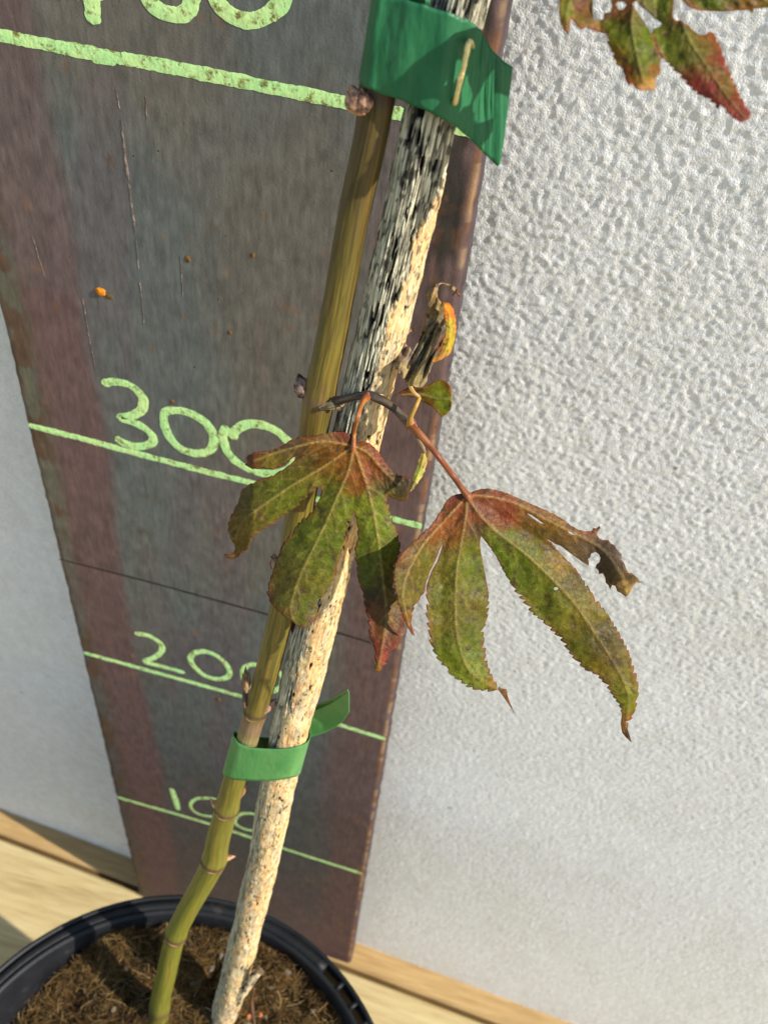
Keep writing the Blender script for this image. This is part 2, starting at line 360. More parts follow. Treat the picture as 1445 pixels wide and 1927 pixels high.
def blob(name, c, r, mat, parent, seed=0, colors=None, sq=(1, 1, 1), axis=None, pointy=0.0, nu=20, nv=14, amp=.25, fr=2.0):
    th = np.linspace(0, 2*math.pi, nu, endpoint=False); ph = np.linspace(0, math.pi, nv)
    TH, PH = np.meshgrid(th, ph); x, y, z = np.sin(PH)*np.cos(TH), np.sin(PH)*np.sin(TH), np.cos(PH)
    x, y, z = x.ravel(), y.ravel(), z.ravel()
    k = 1+amp*(fbm(x*fr+9, y*fr+5, z*fr+3, s=seed, o=3)-.5)*2
    if pointy: tz = np.clip((z+1)/2, 0, 1); x = x*(1-pointy*tz**1.5); y = y*(1-pointy*tz**1.5)
    V = np.stack([x*sq[0]*k, y*sq[1]*k, z*sq[2]*k], 1)*r
    if axis is not None:
        q = Vector(tuple(axis)).to_track_quat('Z', 'Y').to_matrix(); V = V@np.array(q).T
    V = V+np.array(c); F = grid_faces(nv, nu, True)
    cl = None
    if colors is not None:
        t = sst(.35, .65, fbm(x*3+7, y*3, z*2.2, s=seed+5, o=3)); cl = mix(np.repeat(colors[0][None], len(V), 0), np.repeat(colors[1][None], len(V), 0), t)
    if name is None: return V, F, cl
    return mesh_obj(name, V, F, mat, parent, colors=cl)
RUSTM = pigment_mat('rust_crust', .8, [(2500, .0002)], .2)
p = onboard(190, 549); blob('rust_blister', p, .0011, RUSTM, board, 5, (S(220,140,20), S(176,96,22)), sq=(1.15, .55, 1))
p = onboard(206, 558); blob('rust_blister', p, .0011, RUSTM, board, 6, (S(110,84,40), S(96,72,44)), sq=(1, .2, .6))
for q in [(325,756,.0007), (412,1317,.0011), (248,1234,.0008), (354,488,.0008), (476,480,.0006), (433,626,.0006)]:
    blob('rust_blister', onboard(q[0], q[1]), q[2], RUSTM, board, int(q[0]), (S(130,88,40), S(84,62,44)), sq=(.8, .25, 1))

# ================================================================ POT AND SOIL
PC = np.array([.07439, -.11656]); PZ = .16; PR = .0691
m, N, L, b = new_mat('black_plastic'); PLAST = m
v = coords(N, L); L.new(ramp(N, L, noise(N, L, v, 90, 4, .6), [(.35, S(14,15,17)), (.62, S(27,28,31)), (.74, S(58,54,48))]), b.inputs['Base Color'])
b.inputs['Roughness'].default_value = .58; b.inputs['Specular IOR Level'].default_value = .35; bump(N, L, noise(N, L, v, 700, 3, .5), .0001, b)
pot = empty('plant_pot', (PC[0], PC[1], 0), 'round black plastic nursery pot standing on the timber deck', 'plant pot')
def lathe(prof, n=128, a0=0, a1=2*math.pi, closed=True):
    full = abs(a1-a0-2*math.pi) < 1e-6
    th = np.linspace(a0, a1, n, endpoint=not full); m_ = len(prof); V = []
    for t in th:
        for r, z in prof: V.append((PC[0]+r*math.cos(t), PC[1]+r*math.sin(t), z))
    F = []; k = n if full else n-1
    for i in range(k):
        for j in range(m_ if closed else m_-1):
            a = i*m_+j; b_ = i*m_+(j+1) % m_; i2 = (i+1) % n
            F.append((a, i2*m_+j, i2*m_+(j+1) % m_, b_))
    if not full and closed: F += [tuple(range(m_)), tuple(range(k*m_, k*m_+m_))[::-1]]
    return V, F
V, F = lathe([(.0, .0), (.047, .0), (.049, .003), (.0648, PZ-.012), (.0648, PZ-.002), (.0640, PZ-.0005), (.0630, PZ-.0025), (.0622, PZ-.014), (.046, .006), (0, .006)], closed=False)
mesh_obj('pot_body', V, F, PLAST, pot)
V, F = lathe([(.0668, PZ-.016), (.0672, PZ-.004), (.0680, PZ-.0005), (PR-.0003, PZ-.0005), (PR, PZ-.003), (.0683, PZ-.016)])
mesh_obj('rim', V, F, PLAST, pot)
rim_prof = [(.0645, PZ-.005), (.0645, PZ-.0012), (.0675, PZ-.0012), (.0675, PZ-.005)]
def sp(a0, a1): 
    V, F = lathe(rim_prof, 60, R_(a0), R_(a1)); mesh_obj('rim_web', V, F, PLAST, pot)
sp(62, 203); sp(240, 363)
for a in [56, 50, 44.5, 33, 27.5, 16, 10, 5, 209, 216, 223, 230]:
    V, F = lathe(rim_prof, 3, R_(a-.55), R_(a+.55)); mesh_obj('rim_rib', V, F, PLAST, pot)

SZ = .1545
m = pigment_mat('potting_mix', .95, [(1500, .0006), (500, .0010)], .1, (900, .35, 1.1)); SOILM = m
nr, na = 90, 220
rr = np.linspace(0, .0626, nr); aa = np.linspace(0, 2*math.pi, na, endpoint=False)
AA, RR = np.meshgrid(aa, rr); X = RR*np.cos(AA); Y = RR*np.sin(AA); X, Y = X.ravel(), Y.ravel()
hz = (fbm(X*120+50, Y*120+50, s=71, o=4)-.5)*.012+(fbm(X*600+50, Y*600+50, s=73, o=3)-.5)*.004-.003*sst(.056, .0626, RR.ravel())-.016*sst(.058, .018, Y)
# small hollow at the back right under the rim
cs = mix(np.repeat(S(84,60,34)[None], len(X), 0), np.repeat(S(128,96,54)[None], len(X), 0), sst(.35, .65, fbm(X*200+9, Y*200+9, s=75)))
cs = mix(cs, np.repeat(S(36,26,18)[None], len(X), 0), sst(.56, .68, fbm(X*260+9, Y*260+9, s=77)))
V = np.stack([X+PC[0], Y+PC[1], SZ+hz], 1)
soil = tag(mesh_obj('potting_mix', V, grid_faces(nr, na, True), SOILM, colors=cs), 'brown fibrous coir potting mix filling the black pot', 'potting mix', kind='stuff')
# coir fibres lying on the mix
nfib = 26000
pal = np.array([S(122,90,46), S(150,116,64), S(92,64,34), S(180,150,96), S(70,50,30), S(132,104,48)])
r = .0605*np.sqrt(RNG.random(nfib)); a = RNG.uniform(0, 2*math.pi, nfib); x, y = r*np.cos(a), r*np.sin(a)
k = (y > -.012) | (RNG.random(nfib) < .15); x, y = x[k], y[k]; nfib = len(x)
hz0 = (fbm(x*120+50, y*120+50, s=71, o=4)-.5)*.012-.016*sst(.058, .018, y)
ln = RNG.uniform(.0015, .0075, nfib)*np.where(RNG.random(nfib) < .95, 1, 1.6); wd = RNG.uniform(.00003, .00013, nfib)
hd = vn(x*90+3, y*90+4, s=79)*2*math.pi*1.6+RNG.normal(0, .8, nfib); el = RNG.uniform(-.35, .5, nfib)
dv = np.stack([np.cos(hd)*np.cos(el), np.sin(hd)*np.cos(el), np.sin(el)], 1); sd = np.stack([-np.sin(hd), np.cos(hd), 0*hd], 1)*wd[:, None]
bend = RNG.normal(0, 1, (nfib, 3))*np.array([1, 1, .6])*ln[:, None]*.10
base = np.stack([PC[0]+x, PC[1]+y, SZ+hz0+RNG.uniform(-.0005, .0026, nfib)], 1)
rows = []
for t in (-.5, -.17, .17, .5):
    p = base+dv*(ln*t)[:, None]+bend*(1-4*t*t); q = p[:, :2]-PC; rad_ = np.hypot(*q.T); sc_ = np.minimum(1, .0618/np.maximum(rad_, 1e-6)); p[:, :2] = PC+q*sc_[:, None]
    rows += [p+sd, p-sd, p+np.stack([0*wd, 0*wd, wd*1.3], 1)]
Vf = np.stack(rows, 1).reshape(-1, 3); Ff = []
for s_ in range(3):
    q = s_*3; Ff += [(q, q+3, q+5, q+2), (q+2, q+5, q+4, q+1)]
Ff = (np.arange(nfib)[:, None, None]*12+np.array(Ff)[None]).reshape(-1, 4)
long_ = RNG.random(nfib) < .006
Cf = np.repeat(np.where(long_[:, None], S(176,160,124)[None]/.5, pal[RNG.integers(0, 6, nfib)])*RNG.uniform(.2, .72, nfib)[:, None], 12, 0)
FIBM = pigment_mat('coir_fibre', .75, (), .2)
tag(mesh_obj('coir_fibres', Vf, Ff, FIBM, colors=Cf), 'loose brown coir fibres matted over the soil in the pot', 'fibres', kind='stuff')

Vs, Fs, Cs, kk = [], [], [], 0
for i in range(140):
    r_ = .060*math.sqrt(random.random()); a_ = random.uniform(-.3, math.pi+.3); x_, y_ = r_*math.cos(a_), r_*math.sin(a_)
    z_ = SZ+float((fbm(np.array([x_*120+50]), np.array([y_*120+50]), s=71, o=4)[0]-.5)*.012-.016*sst(.058, .018, np.array([y_]))[0])+.0012
    V, F, c_ = blob(None, (PC[0]+x_, PC[1]+y_, z_), random.uniform(.0006, .0018), None, None, i, random.choice([(S(60,42,28), S(34,24,18)), (S(96,70,44), S(60,42,28)), (S(150,136,116), S(120,104,84))]), sq=(1, random.uniform(.4, .9), .5), axis=(random.gauss(0, .4), random.gauss(0, .4), 1), amp=.5, fr=1.6, nu=9, nv=6)
    Vs.append(V); Fs.append(F+kk); Cs.append(c_); kk += len(V)
tag(mesh_obj('bark_crumbs', np.vstack(Vs), np.vstack(Fs), SOILM, colors=np.vstack(Cs)), 'small dark bark crumbs scattered through the mix in the pot', 'bark crumbs', kind='stuff')
# ================================================================ STAKE
def dep(v): return 1.0/(7.7-(v-220)*.00258)
STK = [(887,-120),(865,0),(808,220),(768,400),(731,560),(699,700),(664,850),(632,1000),(606,1130),(570,1270),(544,1380),(522,1480),(499,1600),(476,1700),(452,1800),(436,1860),(418,1930),(404,2000),(385,2100)]
path = spline([at(u, v, dep(v)) for u, v in STK], 1150)
n = len(path); tt = np.linspace(0, 1, n)
vpix = np.array([( (p-CAM)@RC[1]/((p-CAM)@RC[2])*FPX+CY) for p in path])
dpt = np.array([(p-CAM)@RC[2] for p in path])
wpx = np.interp(vpix, [-120, 220, 400, 700, 1270, 1480, 1600, 1700, 1850, 1930], [112, 104, 100, 93, 76, 65, 58, 56, 52, 49])
rad = wpx*dpt/FPX/2
nseg = 340
def shade_stake(TH, SS):
    s = SS; vp = np.interp(s.ravel(), sarr, vpix).reshape(s.shape)
    side = np.sin(TH)*SGN                             # -1 left .. 1 right as seen
    bnd = np.interp(vp, [200, 330, 400, 560, 700, 900, 1270, 1500, 1700, 1900], [1.6, 1.1, .62, .30, .08, -.1, -.35, -.5, -.6, -.7])
    edge = (fbm(TH*4+9, s*260, s=91, o=5, g=.65)-.5)*1.3
    return vp, side, sst(-.07, .07, side-bnd+edge)
P_ = path; sarr = np.r_[0, np.cumsum(np.linalg.norm(np.diff(path, axis=0), axis=1))]
T_ = path[1]-path[0]; T_ /= np.linalg.norm(T_); ref = CAM-path.mean(0); A_ = ref-T_*(T_@ref); B_ = np.cross(T_, A_)
SGN = 1 if (B_@RC[0]) > 0 else -1
def stake_fields(TH, SS):
    vp, side, cream = shade_stake(TH, SS)
    fib = fbm(TH*13+40, SS*170, s=93, o=3, g=.7)          # long fibres
    fib2 = fbm(TH*28+100, SS*260, s=95, o=2, g=.6)
    pits = sst(.70, .73, fbm(TH*9+40, SS*300, s=97, o=2))*(1-cream)*sst(1700, 1100, vp)
    hol = sst(.75, .78, fbm(TH*4+20, SS*520, s=99, o=3))*cream
    crk = sst(.035, .0, np.abs(fbm(TH*2.2+40, SS*420, s=101, o=3)-.5))*cream*sst(.52, .60, vn(TH*2+5, SS*260, s=104))
    lump = fbm(TH*3+10, SS*500, s=103, o=3)
    return vp, side, cream, fib, fib2, pits, hol, crk, lump
def stake_disp(TH, SS):
    vp, side, cream, fib, fib2, pits, hol, crk, lump = stake_fields(TH, SS)
    d = (1-cream)*((fib-.5)*.0006+(fib2-.5)*.0004-.00015)+cream*((lump-.5)*.0004+.0001)-pits*.0006-hol*.0004-crk*.0002
    return d+(vn(TH*1.2+4, SS*80, s=111)-.5)*.0005
V, F, TH, SS = tube(path, rad, nseg, True, stake_disp)
vp, side, cream, fib, fib2, pits, hol, crk, lump = stake_fields(TH, SS)
g1 = mix(np.repeat(S(134,126,106)[None], len(V), 0), np.repeat(S(206,198,168)[None], len(V), 0), sst(.36, .60, .5*fib+.5*fib2))
g1 = mix(g1, np.repeat(S(38,34,30)[None], len(V), 0), sst(.40, .32, .4*fib+.6*fib2)*.8)
g1 = mix(g1, np.repeat(S(28,26,26)[None], len(V), 0), sst(.52, .66, fbm(TH*4+3, SS*240, s=115, o=4))*np.interp(vp, [200, 450, 800], [.65, .3, .1]))
cr = mix(np.repeat(S(216,188,136)[None], len(V), 0), np.repeat(S(188,176,150)[None], len(V), 0), .6*sst(.42, .66, fbm(TH*3+3, SS*200, s=105, o=4)))
cr = mix(cr, np.repeat(S(226,176,116)[None], len(V), 0), sst(.55, .7, fbm(TH*3+13, SS*160, s=107, o=3))*.7)
cr = mix(cr, np.repeat(S(160,130,92)[None], len(V), 0), sst(.5, .68, fbm(TH*7+13, SS*700, s=109, o=3))*.5)
cs = mix(g1, cr*(.62+.6*fbm(TH*9+3, SS*1500, s=119, o=3))[:, None], cream)
flk = sst(.60, .66, fbm(TH*7+60, SS*650, s=117, o=3))*np.interp(vp, [250, 450, 700, 1000], [.8, .65, .55, .3])
cs = mix(cs, np.repeat(S(18,16,16)[None], len(V), 0), np.clip(pits+hol+crk*.75+flk, 0, 1))
cs = mix(cs, np.repeat(S(30,26,24)[None], len(V), 0), sst(60, 10, vp)*.75*sst(.62, .4, fib))
STAKEM = pigment_mat('weathered_stake', .82, [(2600, .00012)], .15, fibre=(2600, .06, .6, 1.25, .00012))
stake = empty('stake', path[-1], 'weathered wooden stake with peeling cream bark and grey grain, standing right of the stem', 'plant stake')
mesh_obj('stake_shaft', V, F, STAKEM, stake, colors=cs, uv=np.stack([TH*.004, SS], 1))
# side-shoot stub low on the stake
pp = [at(436, 1890, dep(1890)-.002), at(452, 1872, dep(1870)-.005), at(470, 1848, dep(1850)-.008), at(484, 1830, dep(1830)-.009), at(491, 1823, dep(1830)-.009)]
path2 = spline(pp, 60); r2 = np.interp(np.linspace(0, 1, 60), [0, .5, .85, 1], [.0018, .0013, .0012, .0016])
V, F, TH, SS = tube(path2, r2, 40, True, lambda a, s: (fbm(a*3+9, s*500, s=121)-.5)*.0006)
cs = mix(np.repeat(S(214,190,146)[None], len(V), 0), np.repeat(S(50,40,34)[None], len(V), 0), sst(.54, .62, fbm(TH*2+9, SS*500, s=123)))
cs[SS > SS.max()*.97] = S(104, 88, 66)
mesh_obj('cut_side_stub', V, F, STAKEM, stake, colors=cs, uv=np.stack([TH*.004, SS], 1))

# ================================================================ SAPLING
SAP = [(760,-160),(745,-60),(728,60),(712,160),(699,250),(667,400),(645,520),(623,640),(602,740),(584,850),(566,950),(548,1060),(524,1180),(501,1270),(484,1330),(463,1400),(438,1480),(412,1575),(403,1620),(380,1665),(348,1722),(330,1762),(314,1830),(303,1880),(299,1930),(297,2000),(296,2100)]
SW = {-160: 66, 160: 68, 200: 69, 250: 66, 400: 62, 640: 58, 745: 59, 850: 55, 1060: 52, 1270: 46, 1340: 43, 1480: 44, 1600: 46, 1700: 41, 1760: 39, 1880: 38, 2000: 38}
path = spline([at(u, v, dep(v)-.0004) for u, v in SAP], 900)
vq = np.array([((p-CAM)@RC[1]/((p-CAM)@RC[2])*FPX+CY) for p in path]); dq = np.array([(p-CAM)@RC[2] for p in path])
rad = np.interp(vq, list(SW.keys()), list(SW.values()))*dq/FPX/2*.97
for vc, amp_, sg in [(175, .05, 30), (745, .05, 22), (1335, .05, 16), (1518, .07, 10), (1617, .07, 10), (1757, .08, 9), (1895, .06, 9), (1065, .03, 16)]:
    rad = rad*(1+1.6*amp_*np.exp(-((vq-vc)/sg)**2))
sarr = np.r_[0, np.cumsum(np.linalg.norm(np.diff(path, axis=0), axis=1))]
V, F, TH, SS = tube(path, rad, 120, True, lambda a, s: (fbm(a*5+9, s*140, s=131, o=3)-.5)*.00018)
vp = np.interp(SS, sarr, vq)
side = np.sin(TH)*SGN
st = fbm(TH*9+20, SS*100, s=133, o=4, g=.6)
cs = mix(np.repeat(S(94,84,32)[None], len(V), 0), np.repeat(S(130,112,42)[None], len(V), 0), sst(.38, .62, st))
cs = mix(cs, np.repeat(S(146,108,50)[None], len(V), 0), sst(.55, .70, fbm(TH*4+5, SS*60, s=135, o=3))*.7)
cs = mix(cs, np.repeat(S(104,78,48)[None], len(V), 0), sst(.60, .74, fbm(TH*7+5, SS*200, s=137, o=3))*.5)
cs = mix(cs, np.repeat(S(136,136,48)[None], len(V), 0), sst(1300, 1700, vp)*.5)
cs = mix(cs, np.repeat(S(112,80,44)[None], len(V), 0), sst(700, 150, vp)*.35*sst(.40, .6, fbm(TH*2+15, SS*60, s=139)))
for vc, sg, c_, k in [(1358, 14, S(150,116,94), .8), (1385, 12, S(176,156,112), .7), (175, 18, S(90,66,50), .8), (1335, 3.0, S(86,62,48), .9), (748, 10, S(120,92,80), .55), (1519, 3, S(100,70,52), .9), (1618, 3, S(96,64,50), .9), (1757, 4, S(90,60,48), .8), (1897, 6, S(110,70,60), .6)]:
    cs = mix(cs, np.repeat(c_[None], len(V), 0), k*np.exp(-((vp-vc-3*side*0)/sg)**2))
STEMM = pigment_mat('green_bark', .5, [(1800, .00004)], .4, fibre=(2200, .05, .84, 1.14, .00003))
tree = empty('maple_sapling', path[-1], 'young maple with slender olive stem and tattered reddish-green leaves, rooted in the black pot', 'sapling')
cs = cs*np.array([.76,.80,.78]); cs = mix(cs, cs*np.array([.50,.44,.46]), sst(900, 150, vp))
mesh_obj('stem', V, F, STEMM, tree, colors=cs, uv=np.stack([TH*.0025, SS], 1))
vq_, path_ = vq, path
def stem_at(v):
    i = int(np.argmin(abs(vq_-v))); return path_[i], rad[i], dq[i]
BUDM = pigment_mat('bud_scale', .7, [(2500, .0001)], .25)
def bud(u, v, L_px, dirpx, pal=(S(96,64,48), S(176,140,104)), wr=.5, lift=.0006, seed=1, d=None):
    """a bud of a few overlapping scales; dirpx = pixel direction of the tip"""
    d0 = (d if d else dep(v)-lift); a = at(u, v, d0); L_ = L_px*d0/FPX
    ax = at(u+dirpx[0]*10, v+dirpx[1]*10, d0)-a; ax /= np.linalg.norm(ax)
    Vs, Fs, Cs = [], [], []
    for k, (off, sc, sd) in enumerate([((0, 0), 1.0, 0), ((.25, -.15), .75, 1), ((-.22, -.2), .7, 2), ((.05, -.45), .65, 3)]):
        pr = RC[0]*off[0]*L_*wr+ax*off[1]*L_*.6
        V, F, c_ = blob(None, a+pr, L_*.5*sc, None, None, seed*7+sd, pal, sq=(wr, wr, 1), axis=ax+RC[0]*off[0]*.5, pointy=.65, amp=.18, nu=18, nv=14)
        kk = sum(len(q) for q in Vs); Vs.append(V); Fs.append(F+kk); Cs.append(c_)
    return mesh_obj('bud', np.vstack(Vs), np.vstack(Fs), BUDM, tree, colors=np.vstack(Cs))
bud(669,186,56,(-.35,-.95), (S(104,70,56), S(200,156,120)), .85, .002, 1)
bud(684,186,44,(-.2,-.95), (S(84,60,50), S(180,136,106)), .7, .003, 15)
bud(567,723,44,(-.25,-.95), (S(62,42,36), S(160,134,116)), .75, .0, 2)
bud(574,733,36,(-.2,-1), (S(70,52,38), S(120,92,66)), .95, .0, 16)
bud(622,763,46,(-.95,.2), (S(120,94,60), S(206,180,132)), .5, .0034, 3)
bud(628,756,34,(-.5,-.75), (S(60,46,36), S(140,116,80)), .6, .0030, 14)
bud(514,1060,30,(-.1,1), (S(84,56,44), S(170,140,110)), .6, .0, 4)
bud(554,1186,30,(.1,1), (S(80,40,36), S(120,64,54)), .45, .0, 5)
bud(463,1278,46,(0,-1), (S(90,66,44), S(150,116,78)), .38, .0, 6)
bud(461,1310,36,(0,-1), (S(90,66,50), S(120,96,80)), .3, .0, 7)
bud(506,1328,46,(.75,-.55), (S(110,76,60), S(190,150,124)), .5, .0012, 8)
bud(459,1484,36,(.35,-.9), (S(110,80,50), S(150,110,72)), .3, .0, 9)
bud(408,1515,34,(-.7,-.7), (S(140,100,66), S(196,154,110)), .6, .0006, 10)
bud(426,1615,36,(.95,-.2), (S(140,100,76), S(190,146,112)), .5, .0008, 11)
# leaf-scar ridges that ring the stem
for v0, k in [(1338, .55), (1521, .35), (1620, .4), (1757, .3)]:
    p, r, d0 = stem_at(v0); i = int(np.argmin(abs(vq_-v0))); T = path_[i+1]-path_[i-1]; T /= np.linalg.norm(T)
    A = (CAM-p)-T*(T@(CAM-p)); A /= np.linalg.norm(A); B = np.cross(T, A)
    a_ = np.linspace(-1.25, 1.5, 40)
    ring = np.array([p+(A*math.cos(t)+B*math.sin(t))*r*1.015+T*(.0006*math.cos(t*1.2)+.00018*math.sin(t*5+v0)) for t in a_])
    V, F, TH, SS = tube(ring, .00013*(.4+.8*vn(a_*3+9, a_*0, s=int(v0)))+.00003, 10, True)
    cs = mix(np.repeat(S(84,60,44)[None], len(V), 0), np.repeat(S(160,128,92)[None], len(V), 0), vn(SS*900, SS*0, s=5))
    mesh_obj('leaf_scar', V, F, BUDM, tree, colors=cs)
def px_tube(name, pts, wpx, c1, c2, mat, parent, n=70, seg=20, seed=0):
    """pts: (u, v, depth)"""
    P = spline([at(*q) for q in pts], n); dd = np.array([(p-CAM)@RC[2] for p in P])
    r = np.interp(np.linspace(0, 1, n), np.linspace(0, 1, len(wpx)), wpx)*dd/FPX/2
    V, F, TH, SS = tube(P, r, seg, True, lambda a, s: (fbm(a*2+9, s*400, s=141+seed)-.5)*.00015)
    cs = mix(np.repeat(c1[None], len(V), 0), np.repeat(c2[None], len(V), 0), sst(.4, .6, fbm(TH*1.5+9, SS*300, s=143+seed)))
    return mesh_obj(name, V, F, mat, parent, colors=cs, uv=np.stack([TH*.0006, SS], 1))
dt = dep(745)-.003
twig = px_tube('twig', [(596,752,dt+.0065),(618,756,dt+.003),(636,754,dt),(650,751,dt-.001),(690,743,dt-.002),(712,750,dt-.002),(735,764,dt-.002),(757,784,dt-.002),(774,801,dt-.002)], [24,21,16,15,17,16,15,20], S(84,70,50), S(52,42,40), STEMM, tree)
for (u, v, s_) in [(692,744,20),(771,797,24)]:
    dd = dt-.002; V, F, c_ = blob(None, at(u, v, dd), s_*dd/FPX/2, None, None, u, (S(92,56,50), S(128,90,70)), amp=.2)
    mesh_obj('twig_node', V, F, STEMM, tree, colors=c_)
bud(779,806,30,(.4,.9), (S(120,56,62), S(168,112,110)), .5, 0, 13, d=dt-.003)

# ---------------------------------------------------------------- leaves
def leaf_mat(name, trans=.35, cell=620):
    m, N, L, b = new_mat(name)
    c = nd(N, 'ShaderNodeAttribute', attribute_name='pigment').outputs['Color']
    v = coords(N, L)
    wv = N.new('ShaderNodeVectorMath'); wv.operation = 'MULTIPLY_ADD'
    nz = N.new('ShaderNodeTexNoise'); nz.inputs['Scale'].default_value = 800; L.new(v, nz.inputs['Vector'])
    L.new(nz.outputs['Color'], wv.inputs[0]); wv.inputs[1].default_value = (.0012,)*3; L.new(v, wv.inputs[2])
    vo = N.new('ShaderNodeTexVoronoi'); vo.feature = 'DISTANCE_TO_EDGE'; vo.inputs['Scale'].default_value = cell; L.new(wv.outputs[0], vo.inputs['Vector'])
    vo2 = N.new('ShaderNodeTexVoronoi'); vo2.feature = 'DISTANCE_TO_EDGE'; vo2.inputs['Scale'].default_value = cell*2.4; L.new(wv.outputs[0], vo2.inputs['Vector'])
    e = ramp(N, L, vo.outputs['Distance'], [(0.0, 1.0), (.09, 0.0)]); e2 = ramp(N, L, vo2.outputs['Distance'], [(0.0, 1.0), (.12, 0.0)])
    c = mixc(N, L, 1, c, ramp(N, L, noise(N, L, v, 1200, 4, .65), [(.3, .66), (.5, 1.0), (.72, 1.35)]), 'MULTIPLY')
    hi = mixc(N, L, 1, c, (1.45, 1.4, 1.25), 'MULTIPLY')
    ef = N.new('ShaderNodeMath'); ef.operation = 'MULTIPLY'; ef.inputs[1].default_value = .55; L.new(e, ef.inputs[0])
    c = mixc(N, L, ef.outputs[0], c, hi)
    ef = N.new('ShaderNodeMath'); ef.operation = 'MULTIPLY'; ef.inputs[1].default_value = .28; L.new(e2, ef.inputs[0])
    c = mixc(N, L, ef.outputs[0], c, hi)
    L.new(c, b.inputs['Base Color']); b.inputs['Roughness'].default_value = .5; b.inputs['Specular IOR Level'].default_value = .22
    pv = bump(N, L, e, .00004, b, 1); bump(N, L, noise(N, L, v, 700, 4, .6), .00010, b, 1, pv)
    tr = N.new('ShaderNodeBsdfTranslucent'); L.new(hi, tr.inputs['Color'])
    mx = N.new('ShaderNodeMixShader'); mx.inputs[0].default_value = trans
    L.new(b.outputs[0], mx.inputs[1]); L.new(tr.outputs[0], mx.inputs[2]); L.new(mx.outputs[0], N['Material Output'].inputs[0])
    return m
LEAFM = leaf_mat('maple_leaf', .25, 950)
DRYM = leaf_mat('dried_leaf', .15, 500)
def inside(px, py, poly):
    r = np.zeros(len(px), bool); P = np.array(poly); Q = np.roll(P, -1, 0)
    for (x1, y1), (x2, y2) in zip(P, Q):
        if y1 == y2: continue
        c = ((y1 > py) != (y2 > py)) & (px < (x2-x1)*(py-y1)/(y2-y1)+x1); r ^= c
    return r
def segdist(px, py, line):
    best = np.full(len(px), 1e9); bt = np.zeros(len(px)); acc = 0; L_ = sum(math.dist(line[i], line[i+1]) for i in range(len(line)-1))
    for (x1, y1), (x2, y2) in zip(line[:-1], line[1:]):
        dx, dy = x2-x1, y2-y1; l2 = dx*dx+dy*dy; t = np.clip(((px-x1)*dx+(py-y1)*dy)/l2, 0, 1)
        d = np.hypot(px-x1-t*dx, py-y1-t*dy); m_ = d < best; best[m_] = d[m_]; bt[m_] = (acc+t[m_]*math.sqrt(l2))/L_; acc += math.sqrt(l2)
    return best, bt
def serrate(runs, seed=0):
    rnd = random.Random(seed); out = []
    for pts, mode, h in runs:
        if mode == 0: out += [tuple(map(float, p)) for p in pts]; continue
        P = spline(pts, max(8, int(sum(math.dist(pts[i], pts[i+1]) for i in range(len(pts)-1))/1.4)))
        s = np.r_[0, np.cumsum(np.hypot(*np.diff(P, axis=0).T))]; T = np.gradient(P, axis=0); T /= np.linalg.norm(T, axis=1)[:, None]
        Nn = np.stack([T[:, 1], -T[:, 0]], 1)        # outward normal is resolved by OUT sign
        knots = [0]; 
        while knots[-1] < s[-1]: knots.append(knots[-1]+rnd.uniform(9, 21))
        hs = [rnd.uniform(.4, 1.5)*h for _ in knots]
        for i in range(len(P)):
            k = max(j for j, q in enumerate(knots) if q <= s[i]+1e-6); k = min(k, len(knots)-2)
            f = (s[i]-knots[k])/(knots[k+1]-knots[k]); f = f if mode > 0 else 1-f
            tooth = (f/.82)**1.8 if f < .82 else (1-f)/.18
            sh = T[i]*(1 if mode > 0 else -1)*tooth*hs[k]*.5
            q = P[i]+Nn[i]*OUT*(tooth*hs[k]-.2*h)+sh; out.append((float(q[0]), float(q[1])))
    res = [out[0]]
    for p in out[1:]:
        if math.dist(p, res[-1]) > .8: res.append(p)
    if math.dist(res[0], res[-1]) < .8: res.pop()
    return res
